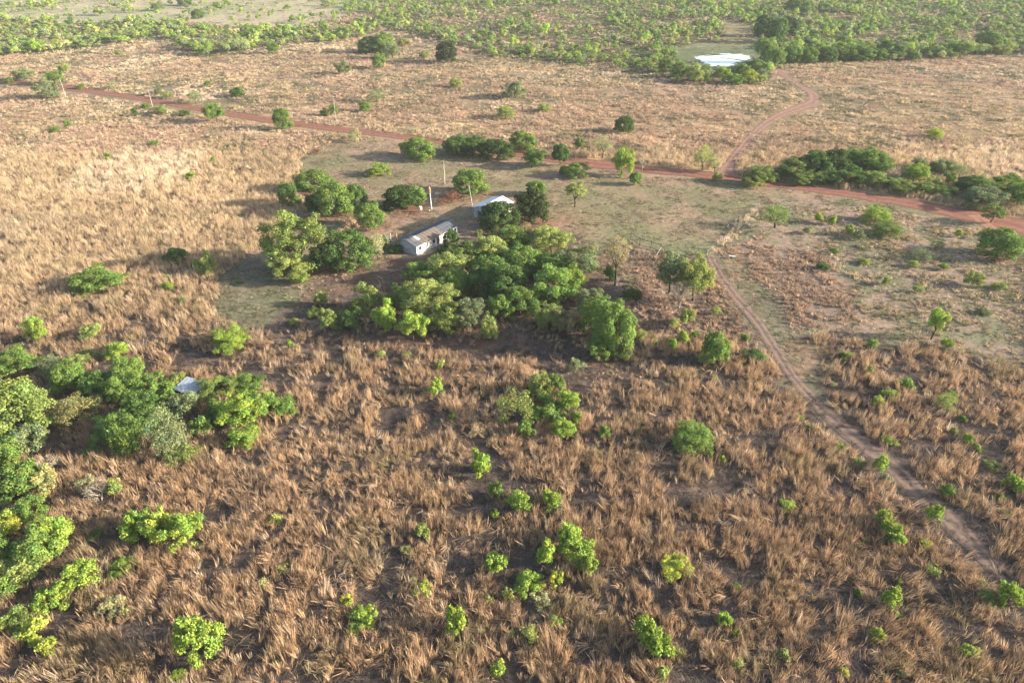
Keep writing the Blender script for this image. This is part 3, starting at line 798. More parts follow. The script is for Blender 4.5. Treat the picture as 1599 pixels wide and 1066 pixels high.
385 604 52 36 O gr .5 | green tree at the upper right of the left tree group | left tree group
378 650 66 60 O br .6 | bright lime tree right of the shed | left tree group
408 640 50 50 O gr .6 | fresh green tree rightmost of the left tree group | left tree group
445 642 46 34 O gr .4 | low green branches reaching right from the left tree group | left tree group
380 690 46 40 O br .3 | bright tree at the lower right of the left tree group | left tree group
345 648 26 36 D md .3 | dark shrub between the shed and the bright lime tree | left tree group
38 650 92 84 D ol 1 | large olive dome-shaped tree cut by the left edge | trees along the left edge
10 640 60 70 O gr 1 | olive tree half cut off behind the large dome-shaped one | trees along the left edge
58 690 50 50 O gg .8 | grey green thin crown below the large dome-shaped tree | trees along the left edge
14 722 50 60 O gr .8 | green tree at the left edge below the dome-shaped tree | trees along the left edge
72 728 40 40 T gy 1 | pale twiggy tree with whitish stems at the left | trees along the left edge
36 760 60 56 D gr .6 | leafy green tree at the left edge beside the pale twiggy one | trees along the left edge
74 756 42 46 O yt .5 | yellowing small tree right of the leafy green one at the left edge | trees along the left edge
8 770 44 50 O gr .6 | green tree cut by the left edge beside the yellowing tree | trees along the left edge
54 800 50 46 O gr .4 | dull olive tree above the bright yellow one at the left edge | trees along the left edge
16 822 48 44 O yb .4 | bright yellow green tree at the left edge | trees along the left edge
92 842 62 60 O br .5 | bright green tree on the upper right of the lower left trees | trees along the left edge
62 866 56 56 D gr .5 | mid green tree in the middle of the lower left trees | trees along the left edge
12 866 40 50 O gr .4 | green tree at the left edge in the lower left trees | trees along the left edge
44 894 60 50 O yg .4 | loose pale tree in front of the mid green one at lower left | trees along the left edge
125 898 46 46 Y br .3 | bright bushy tree sticking out right of the lower left trees
12 920 34 40 O gr .3 | green shaded tree at the very left edge, lower left | trees along the left edge
76 938 40 40 Y br .3 | bright lime shrub low in the lower left trees
28 972 56 44 O ol .2 | dull olive shrub at the left edge near the bottom
54 984 44 40 Y yb .2 | yellow lime shrub right of the dull olive one near the bottom left
76 1012 26 30 Y yb .1 | small yellow lime shrub lowest of the lower left trees
188 887 32 24 Y br .1 | small bright shrub right of the lower left trees
152 764 54 40 T gy .8 | bare twiggy shrub with white stems left of the wide lime shrub
136 754 34 26 F py .3 | pale yellowish top behind the bare twiggy shrub
184 760 28 46 O yg .2 | pale green narrow shrub right of the bare twiggy one
216 822 52 54 Y br .3 | left third of the wide lime shrub in the lower left grass
248 824 50 56 Y yb .3 | yellowish middle of the wide lime shrub in the lower left grass
282 828 54 58 Y br .3 | right third of the wide lime shrub in the lower left grass
150 838 22 18 B md 0 | dim green weed in shade left of the wide lime shrub
174 948 38 18 Y py 0 | faint yellowish weeds in the lower left grass
194 956 18 24 F yt 0 | yellow brown weed tuft right of the faint weeds
310 1000 62 74 Y br .2 | big bright leafy shrub near the bottom left
276 1057 26 22 Y br 0 | small bright shrub on the bottom edge below the big leafy one
805 638 58 62 F yg .3 | pale silvery green shrub on the left of the mid-field shrub group
844 610 50 46 O yg .3 | light green top shrub of the mid-field shrub group
868 608 34 36 D gr .3 | dark green upper shrub of the mid-field shrub group
886 634 40 44 O br .3 | bright green right upper shrub of the mid-field shrub group
852 646 60 44 O gr .2 | green middle shrub of the mid-field shrub group
900 654 18 34 Y br .2 | narrow bright shrub at the right edge of the mid-field shrub group
880 674 40 34 O br .1 | bright lower right shrub of the mid-field shrub group
822 670 28 30 Y gr .1 | small green lower left shrub of the mid-field shrub group
748 725 31 44 Y br .1 | upright oval lime sapling below and left of the mid-field group
775 768 23 32 Y gr .1 | narrow green sapling, left of a row of three in mid-field
810 782 38 38 Y br .1 | middle leafy sapling of a row of three in mid-field
862 783 34 32 Y br .1 | right leafy sapling of a row of three in mid-field
771 802 14 16 Y br 0 | tiny bright sapling under the narrow one of the row of three
943 676 18 26 Y gr 0 | small dark green sapling right of the mid-field shrub group
1079 692 68 54 B gr .1 | round fine-leaved green bush alone right of centre
1129 716 12 14 Y br 0 | tiny bright sapling right of the round fine-leaved bush
682 607 22 32 Y br 0 | upright bright sapling in the grass below the thicket
668 610 16 12 Y br 0 | flat bright sapling touching the upright one below the thicket
704 650 12 16 Y gr 0 | small dim sapling below the upright bright one
660 832 22 28 Y yg 0 | dull yellow green sapling in the left-centre grass
430 812 20 20 Y yg 0 | small pale lime sapling in the left-centre grass
395 816 14 12 Y gr 0 | tiny green sapling left of the small pale lime one
467 817 10 10 Y yg 0 | tiny yellowish sapling right of the small pale lime one
442 888 28 20 F yt 0 | yellowish weed clump in the lower left-centre grass
411 915 20 22 F yt 0 | golden yellow weed tuft in the lower left-centre grass
595 730 12 10 Y yg 0 | tiny yellow green sapling beside the fallen furrow line
458 500 10 10 Y br 0 | tiny bright sapling above the furrow line
452 535 12 14 Y br 0 | small bright sapling where the straw starts below the shade
648 508 4 4 Y br 0 | speck of a sapling
594 553 16 12 Y yg 0 | faint green sapling at the foot of the thicket, left part
634 556 16 12 Y yg 0 | faint green sapling at the foot of the thicket, under the bright front tree
686 568 14 18 Y yg 0 | pale sapling in the grass below the olive thicket tree
606 757 8 8 Y yg 0 | speck of lime leaves by the furrow line
562 967 44 38 Y br .1 | round leafy lime shrub at the bottom left of centre
541 940 18 26 Y yb 0 | narrow yellow lime shoot above the round leafy shrub
659 920 30 28 Y yb 0 | yellow lime sapling above and right of the round leafy shrub
645 906 14 14 Y py 0 | dim pale sapling behind the yellow lime one
636 860 22 18 Y yt 0 | thin yellowish weed in the bottom centre-left grass
710 971 34 44 Y br .1 | upright leafy lime sapling at the bottom centre-left
776 877 36 34 Y br .1 | leafy lime sapling left of the tall bright group
776 1042 24 24 Y br 0 | bright sapling low near the bottom edge, centre
764 936 17 22 Y yg 0 | small pale sapling above the yellow tipped bush group
853 866 30 42 Y br .1 | thin leafy lime sapling left of the tall bright shrub
892 836 34 50 Y br .2 | upper part of the tall bright shrub in the bottom centre
905 860 52 46 Y br .1 | middle part of the tall bright shrub in the bottom centre
916 882 28 32 Y br .1 | lowest part of the tall bright shrub in the bottom centre
826 910 48 26 Y br .1 | wide bright shrub below the thin leafy sapling
870 906 22 48 Y yb .1 | right upright branch of the wide bright shrub
845 936 36 28 F py .1 | pale thin lower growth of the wide bright shrub
796 928 20 30 Y yg .1 | pale green narrow shrub left of the wide bright shrub
868 968 22 22 Y br 0 | small bright sapling below the wide bright shrub
826 990 30 36 F yg 0 | pale feathery sapling in the bottom centre
798 990 16 12 Y yg 0 | small pale weed left of the pale feathery sapling
1053 886 50 42 Y yb .1 | yellow lime heart-shaped shrub right of the tall bright shrub
1005 985 34 50 Y br .1 | upper left part of the long bright shrub near the bottom edge
1028 1010 42 54 Y br .1 | lower right part of the long bright shrub near the bottom edge
1036 1048 22 28 Y yg 0 | trailing lower tip of the long bright shrub near the bottom edge
1062 1020 24 22 F ol 0 | thin dull weed right of the long bright shrub
1133 967 24 26 Y br 0 | bright small sapling right of the long bright shrub
1151 989 12 14 Y br 0 | tiny bright sapling below the bright small one
1152 916 14 14 Y gr 0 | tiny dim sapling above the bright small one
1153 1035 18 34 F yg 0 | thin pale weed near the bottom edge right of centre
1377 812 24 30 Y br .1 | upper left end of the slanting bright shrub beside the lower track
1389 830 30 30 Y br .1 | middle of the slanting bright shrub beside the lower track
1403 842 24 26 Y br .1 | lower right end of the slanting bright shrub beside the lower track
1459 804 24 30 Y br .1 | bright sapling on the left edge of the lower track
1444 848 16 18 Y yb 0 | yellow lime shoot left below the sapling on the track edge
1459 890 22 24 F yg 0 | pale thin sapling left of the lower track
1392 936 28 40 Y br 0 | bright upright sapling in the bottom right grass
1404 906 12 12 Y yb 0 | tiny yellow shoot on top of the bright upright sapling
1400 960 14 14 Y yg 0 | tiny green shoot under the bright upright sapling
1370 989 22 24 Y br 0 | small lime sapling below the bright upright one
1226 1022 22 22 Y yg 0 | pale lime sapling near the bottom edge, right part
1320 1048 16 14 Y yb 0 | yellow lime sapling on the bottom edge, right part
1342 926 14 16 Y gr 0 | dim green sapling left of the bright upright one
1350 845 14 12 Y gr 0 | dim green sapling left of the slanting shrub
1322 832 12 12 Y yg 0 | tiny dim sapling further left of the slanting shrub
1516 1018 30 18 Y br 0 | flat lime shrub near the bottom right
1380 1055 10 12 Y gr 0 | tiny green sapling on the bottom edge, right
1404 1052 12 14 Y gg 0 | tiny greyish sapling on the bottom edge, right
1578 930 36 44 Y br .1 | bright leafy shrub at the foot of the lower track by the right edge
1541 935 26 22 Y gr 0 | green low shrub left of the bright leafy shrub by the right edge
1532 910 16 14 Y gr 0 | dim green sapling above the green low shrub by the right edge
1228 788 24 20 Y br 0 | flat bright sapling in the right-centre grass
1478 765 19 28 Y gr 0 | green upright sapling in the grass right of the lower track
1375 726 22 28 Y br 0 | bright upright sapling on the edge of the field track
1386 746 16 18 Y py 0 | pale half-dry sapling below the bright upright one on the track edge
1343 722 18 18 Y gr 0 | dim green sapling left of the bright one on the track edge
1308 697 19 14 Y br 0 | flat bright sapling left of the field track
1390 689 22 14 Y br 0 | flat bright sapling right of the field track
1411 602 28 22 D gr .1 | dense little green bush in the right grass field
1391 617 26 18 Y br .1 | lime spreading sapling touching the dense little bush
1370 628 18 18 Y br 0 | small lime sapling left of the lime spreading one
1477 628 36 32 F yg .1 | yellowish loose bush in the right grass field
1486 616 18 14 Y gr 0 | green top of the yellowish loose bush
1503 653 14 12 Y gr 0 | tiny green sapling below the yellowish loose bush
1491 672 12 14 Y yg 0 | tiny pale sapling further below the yellowish loose bush
1512 687 18 18 Y br 0 | bright sapling, upper of two stuck together in the right field
1527 698 14 14 Y br 0 | bright sapling, lower of two stuck together in the right field
1586 755 32 28 Y br .1 | bright shrub cut by the right edge beside the grass
1572 800 20 16 F yg 0 | faint pale weed near the right edge
1548 725 26 18 F ol 0 | olive faint weed left above the bright shrub at the right edge
1360 536 18 15 Y br 0 | lime sapling at the top edge of the right grass field
1323 556 22 12 Y gr 0 | flat dim sapling near the top of the right grass field
1354 577 14 15 Y gr 0 | small green sapling near the top of the right grass field
1302 601 12 10 F yt 0 | orange yellow weed beside the clearing
1249 652 12 11 Y br 0 | tiny bright sapling left of the field track
1264 667 12 10 Y yg 0 | tiny yellowish sapling below the tiny bright one by the track
1562 775 14 12 Y gr 0 | tiny green sapling near the right edge
1114 552 46 50 D gr .2 | dense green bush right of the thicket in front of the track
1100 556 20 36 O yg .1 | yellow green flank bush left of the dense green bush
1178 560 36 22 D md 0 | dark low cushion bush right of the dense green bush
1048 538 18 26 O br .1 | bright small bush left of the dense green bush
1066 530 22 26 O br .1 | bright small upright bush next to the dense green one
1085 524 14 14 O gr 0 | tiny green bush above the dense green bush
1021 536 12 13 B br 0 | tiny lime ball-shaped bush right of the thicket
1002 522 24 20 F yg 0 | faint thin bush between the thicket and the lime ball
1072 492 26 44 O yg .2 | tall pale green sapling below the wide olive tree
1056 508 18 24 F yg .1 | faint pale sapling beside the tall pale one
1117 487 20 16 O yg 0 | low pale weed right of the tall pale sapling
1164 529 20 14 O gr 0 | dim green weed by the bend of the field track
900 572 26 26 F gg .1 | greyish green thorny bush below the thicket
872 596 10 8 F yt 0 | tiny straw yellow weed below the greyish bush
1116 590 12 12 F yt 0 | yellowish dry weed in the grass below the dense green bush
1113 658 14 12 F yt 0 | yellow weed above the round fine-leaved bush
1268 550 4 4 Y br 0 | speck of a weed
1190 44 30 30 D dk 0 | very dark tall tree at the left edge of the dark far trees above the pond | dark far trees around the pond
1212 52 30 34 D md 0 | dark tree right of the very dark one above the pond | dark far trees around the pond
1244 14 36 20 D md 0 | dark tree on the top edge above the pond | dark far trees around the pond
1228 46 36 26 D dk 0 | dark shaded far tree in the thick wood right of the pond | dark far trees around the pond
1190 82 36 38 O gr 0 | big fresh green tree on the right shore of the pond | trees around the pond
1208 92 30 32 O gr 0 | fresh green tree where the side track meets the wood | trees around the pond
1176 104 28 20 O gr 0 | green tree in front of the pond's right corner | trees around the pond
1160 112 30 22 O gr 0 | green tree in front of the pond | trees around the pond
1128 118 34 24 O br 0 | bright tree below the pond, left of the yellow one | trees around the pond
1168 122 30 22 O yb 0 | yellow lime tree below the pond | trees around the pond
1148 126 30 18 O gr 0 | low green tree in front of the yellow lime one below the pond | trees around the pond
1186 118 24 16 O gg 0 | grey green shrub right of the yellow lime tree below the pond | trees around the pond
1084 118 36 28 O yg 0 | rounded pale green tree left below the pond | trees around the pond
1062 112 30 26 O gr 0 | green tree left of the rounded pale one below the pond | trees around the pond
1040 104 30 24 O gr 0 | green tree third left below the pond | trees around the pond
1338 86 50 22 D gr 0 | dark dense far tree in the hedge line right of the pond | dark hedge line of the far wood
1290 88 32 22 D md 0 | darkest tree of the far hedge line right of the pond | dark hedge line of the far wood
1310 88 30 18 D gr 0 | dark tree between darkest and dense tree of the far hedge line | dark hedge line of the far wood
1258 90 30 22 D gr 0 | first dark tree of the far hedge line right of the side track | dark hedge line of the far wood
1236 88 30 26 D gr 0 | green tree of the far hedge line by the side track | dark hedge line of the far wood
1390 82 40 24 D md 0 | dark arching tree of the far hedge line before the pale stem | dark hedge line of the far wood
1370 88 30 18 D gr 0 | dark low tree left of the arching one in the far hedge line | dark hedge line of the far wood
1426 90 24 14 D gr 0 | dark low tree right of the pale stem in the far hedge line | dark hedge line of the far wood
1500 78 40 22 O gr 0 | green tree right in the far hedge line | dark hedge line of the far wood
1540 66 40 26 D gr 0 | deep green tree right end of the far hedge line | dark hedge line of the far wood
1470 84 30 16 O gr 0 | light green tree of the far hedge line right of the pale stem | dark hedge line of the far wood
1565 80 30 16 O yg 0 | pale tree near the right edge in the far hedge line | dark hedge line of the far wood
1458 210 24 16 B yb 0 | lime flat bush alone in the far right field
310 24 20 12 D md 0 | dark tree beside the pale far building spot at the top left
245 12 24 12 O gr 0 | green tree alone on the far pasture at the top left
290 4 22 12 D md 0 | dark tree on the top edge over the far pasture
1302 282 36 22 O gr .1 | low green filler shrub between the two foot shrubs of the left hedge | hedge beyond the red road
1346 284 34 20 O ol .1 | low olive filler shrub under the highest domed hedge tree | hedge beyond the red road
1392 288 40 20 O gr .1 | low green filler shrub in the hedge gap | hedge beyond the red road
1440 298 44 18 O ol .1 | low olive filler shrub below the bright hedge tree | hedge beyond the red road
1474 302 40 20 O gr .1 | low green filler shrub left below the dark dense hedge tree | hedge beyond the red road
1478 262 36 22 O gg .2 | upper grey green filler shrub above the small upright hedge bush | hedge beyond the red road
1526 290 34 26 O gr .2 | green filler tree right of the dark dense hedge tree | hedge beyond the red road
1250 284 40 18 O ol .1 | low olive filler shrub at the left tip of the hedge | hedge beyond the red road
273 598 24 22 O yg .8 | yellow green crown overlapping the left end of the tin roof
322 606 22 22 O yg .6 | pale green crown touching the right end of the tin roof
"""
TINT = dict(bk=(.058,.088,.026), dk=(.072,.125,.030), md=(.110,.190,.044), gr=(.175,.270,.058), ol=(.205,.270,.070), yg=(.280,.335,.095),
            br=(.270,.375,.062), yb=(.360,.420,.070), gg=(.215,.265,.120), py=(.38,.38,.19), gy=(.33,.30,.22), tn=(.46,.34,.22),
            rd=(.26,.13,.085), rs=(.32,.28,.14), yt=(.35,.34,.13))

def crown_mesh(seed, n_lobes, lr, leaves, ls, kind='D', mat=None):
    """unit crown (radius 1, half height 1) of leaf faces on the shells of many lobes; ls = leaf length against the radius"""
    r = np.random.default_rng(seed)
    C, R = [], []
    warp = r.uniform(.78, 1.18, 6)
    while len(C) < n_lobes:
        d = r.normal(0, 1, 3); d /= np.linalg.norm(d)
        if d[2] < (-.7 if kind in 'YFT' else -.9): continue
        az = math.atan2(d[1], d[0]); wv = warp[int((az + math.pi) / (2 * math.pi) * 5.999)]
        rad = lr * r.uniform(.7, 1.3)
        q = (1 - rad * .8) * (wv if kind != 'B' else .97 + .03 * wv) * r.uniform(.72 if kind == 'D' else .45, 1)
        hz = 1.0
        if kind in 'DBO' and d[2] < .35:          # domes stay wide down to their skirts
            rho = math.hypot(d[0], d[1]) + 1e-6; hz = 1 + (min(.97 / rho, 1.9) - 1) * (.5 if kind == 'O' else .85)
        C.append((d[0] * q * hz, d[1] * q * hz, d[2] * q)); R.append(rad)
    C, R = np.array(C), np.array(R)
    w_ = R ** 2; w_ = w_ / w_.sum()
    n = int(leaves * 1.7)
    li = r.choice(n_lobes, n, p=w_)
    d = r.normal(0, 1, (n, 3)); d[:, 2] += .35; d /= np.linalg.norm(d, axis=1, keepdims=True)
    sh = r.uniform(.5 if kind in 'OYF' else .75, 1.10, (n, 1)) * (1 + .28 * np.clip(r.normal(0, .5, (n, 1)), 0, 1.2))
    pos = C[li] + d * R[li][:, None] * sh * np.array([1, 1, .85])
    inside = np.zeros(n, bool)
    for k in range(n_lobes):
        inside |= (np.linalg.norm(pos - C[k], axis=1) < R[k] * .62) & (li != k)
    keep = ~inside & (pos[:, 2] > -1.05); idx = np.where(keep)[0][:leaves]
    pos, d, li = pos[idx], d[idx], li[idx]; n = len(idx)
    nm = d * .7 + r.normal(0, .55, (n, 3)); nm[:, 2] += .25; nm /= np.linalg.norm(nm, axis=1, keepdims=True)
    tv = np.cross(nm, r.normal(0, 1, (n, 3))); tv /= np.linalg.norm(tv, axis=1, keepdims=True)
    bv = np.cross(nm, tv)
    L = ls * r.uniform(.6, 1.35, (n, 1)); W = L * (.34 if kind in 'OYF' else .42)
    v0, v1, v2, v3 = pos - tv * L * .5, pos + bv * W + nm * L * .10, pos + tv * L * .5, pos - bv * W + nm * L * .10
    V = np.stack([v0, v1, v2, v3], 1).reshape(-1, 3)
    F = np.arange(4 * n).reshape(n, 4)
    lob = r.uniform(.82, 1.18, n_lobes)[li]; lf = r.uniform(.7, 1.3, n)
    yl = np.clip(r.normal(0, .10, n) + r.normal(0, .07, n_lobes)[li], -.3, .4)
    j = lob * lf
    J = np.stack([j * (1 + yl), j, j * (1 - yl * .6)], 1).repeat(4, 0)
    return mesh_np('crown', V, F, [mat or M_leaf], colors={'jit': J})

def stem_mesh(seed, mat, limbs=5, twigs=2, r0=.055, fork=.42, lean=0.0):
    r = np.random.default_rng(seed); mb = MB()
    bend = r.uniform(-.08, .08, 2)
    top = (bend[0] + lean, bend[1], fork)
    mb.tube([(0, 0, -.02), (bend[0] * .3 + lean * .4, bend[1] * .3, fork * .5), top], [r0, r0 * .8, r0 * .62], 7)
    a0 = r.uniform(0, 6)
    for k in range(limbs):
        a = a0 + k * 6.283 / limbs + r.uniform(-.4, .4); q = r.uniform(.35, .7); z = r.uniform(.85, 1.15)
        m_ = (top[0] + math.cos(a) * q * .4, top[1] + math.sin(a) * q * .4, fork + (z - fork) * .55)
        e_ = (top[0] + math.cos(a) * q, top[1] + math.sin(a) * q, z)
        mb.tube([top, m_, e_], [r0 * .5, r0 * .32, r0 * .12], 5)
        for t in range(twigs):
            b = a + r.uniform(-.9, .9); q2 = r.uniform(.2, .4)
            mb.tube([m_, (m_[0] + math.cos(b) * q2, m_[1] + math.sin(b) * q2, m_[2] + r.uniform(.15, .45))], [r0 * .22, r0 * .06], 4)
    return mb.mesh('trunk', [mat])

PROTO = {}
def proto(kind, R):
    """crown meshes by kind and size class, so that leaves keep their real size"""
    cls = 0 if R < 1.0 else 1 if R < 1.9 else 2 if R < 3.3 else 3
    key = (kind, cls)
    if key not in PROTO:
        Rm = (.75, 1.4, 2.5, 4.3)[cls]; out = []
        for s in range((3, 4, 4, 5)[cls]):
            sd = hash_seed(kind, cls, s)
            if kind == 'D': out.append(crown_mesh(sd, (9, 20, 42, 84)[cls], (.40, .31, .23, .18)[cls], (700, 2400, 6200, 14000)[cls], (.17, .21, .24, .27)[cls] / Rm, 'D'))
            if kind == 'O': out.append(crown_mesh(sd, (9, 18, 36, 70)[cls], (.37, .28, .21, .165)[cls], (600, 1900, 4900, 11500)[cls], (.17, .20, .23, .26)[cls] / Rm, 'O'))
            if kind == 'B': out.append(crown_mesh(sd, (14, 30, 70, 90)[cls], (.34, .26, .19, .17)[cls], (600, 2200, 6500, 12000)[cls], (.14, .17, .19, .22)[cls] / Rm, 'B'))
            if kind == 'Y': out.append(crown_mesh(sd, (10, 20, 34, 50)[cls], (.34, .26, .20, .17)[cls], (520, 1700, 3800, 6800)[cls], (.20, .23, .26, .28)[cls] / Rm, 'Y'))
            if kind == 'F': out.append(crown_mesh(sd, (10, 20, 40, 60)[cls], (.34, .26, .20, .17)[cls], (280, 800, 2100, 4200)[cls], (.16, .19, .21, .23)[cls] / Rm, 'F'))
            if kind == 'T': out.append(crown_mesh(sd, (8, 14, 24, 40)[cls], (.30, .24, .18, .15)[cls], (90, 240, 520, 1100)[cls], (.16, .18, .20, .22)[cls] / Rm, 'F'))
        PROTO[key] = out
    return PROTO[key]

def hash_seed(*a):
    h = 17
    for c in str(a): h = (h * 131 + ord(c)) % 1000003
    return h

STEMS = {}
def stems(kind):
    if kind not in STEMS:
        if kind == 'char': STEMS[kind] = [stem_mesh(900 + i, M_bark_dark, 5, 4, .050, .45, .12 * (i - 1)) for i in range(3)]
        elif kind == 'pale': STEMS[kind] = [stem_mesh(950 + i, M_bark_pale, 7, 5, .045, .25) for i in range(3)]
        else: STEMS[kind] = [stem_mesh(800 + i, M_bark, 5, 2) for i in range(5)]
    return STEMS[kind]

def place(cx, cy, w_, h_, kind, clear):
    if kind in 'DB' or (kind == 'O' and clear <= .6):     # domes whose skirts come down to (or near) the ground
        by = cy + h_ * .3
        for _ in range(8):
            X, Y = U(cx, by, 0); X, Y = float(X), float(Y)
            s = FPX / (Y * CP + H * SP); R = w_ / 2 / s
            dist = math.sqrt(X * X + Y * Y + H * H); sa = H / dist; ca = math.sqrt(1 - sa * sa)
            by = cy + h_ / 2 - R * sa * s * .92
            up = max(h_ / s - R * sa * .92, 0)
            Z = math.sqrt(max(up * up - (R * sa * .8) ** 2, 0)) / ca
            Z = min(max(Z, .75 * R), 2.4 * R)
        g = clear * .5
        Z *= 1.12; return X, Y, Z / 2 + g * .4, R, Z / 2
    zc = 1.5
    for _ in range(7):
        X, Y = U(cx, cy, zc); X, Y = float(X), float(Y)
        dep = Y * CP - (zc - H) * SP; s = FPX / dep
        R = w_ / 2 / s
        dist = math.sqrt(X * X + Y * Y + (H - zc) ** 2); sa = (H - zc) / dist; ca = math.sqrt(1 - sa * sa)
        q = (h_ / 2 / s) ** 2 - (R * sa) ** 2
        rz = math.sqrt(max(q, 0)) / ca
        rz = min(max(rz, .55 * R), 1.5 * R)
        zc = (rz * .80 if clear <= .3 else clear + rz * .9)
    return X, Y, zc, R, rz

NAMES = dict(D='dense_tree', O='open_tree', B='round_bush', Y='sapling', F='feathery_tree', T='twiggy_tree')
CROWNS, LITTER_SPOTS, HOUSE_SPOTS = [], [], []
def build_trees():
    r = np.random.default_rng(5)
    nn = 0
    for line in TREES.strip().splitlines():
        a = [q.strip() for q in line.split('|')]
        f = a[0].split()
        cx, cy, w_, h_, kind, tint, clear = float(f[0]), float(f[1]), float(f[2]), float(f[3]), f[4], f[5], float(f[6])
        if 'thicket below' in line or 'left tree' in line or 'along the left edge' in line: clear *= .3; w_ *= 1.17; h_ *= 1.10
        if w_ < 6: continue
        X, Y, zc, R, rz = place(cx, cy, w_, h_, kind, clear)
        k_ = 1.10 if (kind in 'DB' or (kind == 'O' and clear <= .6)) else 1.15; k_ *= 1.06 if kind == 'Y' else 1; R *= k_; rz *= k_
        label = a[1]; grp = a[2] if len(a) > 2 and a[2] else None
        small = R < 1.7 and clear <= .3
        name = NAMES[kind] if not (small and kind in 'DO') else 'shrub'
        if kind in 'FT' and small: name = 'thin_shrub'
        if Y > 330 and kind in 'DO': name = 'far_tree'
        cat = 'tree' if name in ('dense_tree', 'open_tree', 'far_tree', 'feathery_tree', 'twiggy_tree') else ('sapling' if name == 'sapling' else 'bush')
        t = thing(name, label, cat, (X, Y, 0), r.uniform(0, 6.28), grp)
        ms = proto(kind, R)
        c = link('crown', ms[r.integers(len(ms))], t, (0, 0, zc)); c.scale = (R, R, rz)
        tc = np.array(TINT[tint]) * r.uniform(.88, 1.12)
        c.color = (*[float(v) for v in tc], 1)
        st = 'char' if ('black stem' in label or 'dark stem' in label or 'charred' in label) else ('pale' if tint == 'gy' or 'pale stem' in label else 'n')
        sm_ = stems(st)
        b = link('trunk' if cat == 'tree' else 'stem', sm_[r.integers(len(sm_))], t)
        tr_ = R * (1.0 if st == 'n' else 1.15)
        b.scale = (tr_, tr_, zc * 1.02 + (.25 * rz if st == 'pale' else 0))
        CROWNS.append((X, Y, R))
        if kind == 'D' and R > 2.6 and 250 < cy < 470: LITTER_SPOTS.append((X, Y, R * 1.15))
        nn += 1
    for (px, py, rr) in ((1000, 290, 1), (705, 312, 4), (640, 330, 5), (1285, 383, 3), (1278, 405, 2)):
        x, y = U(px, py); LITTER_SPOTS.append((float(x), float(y), rr))
    print('planted', nn)

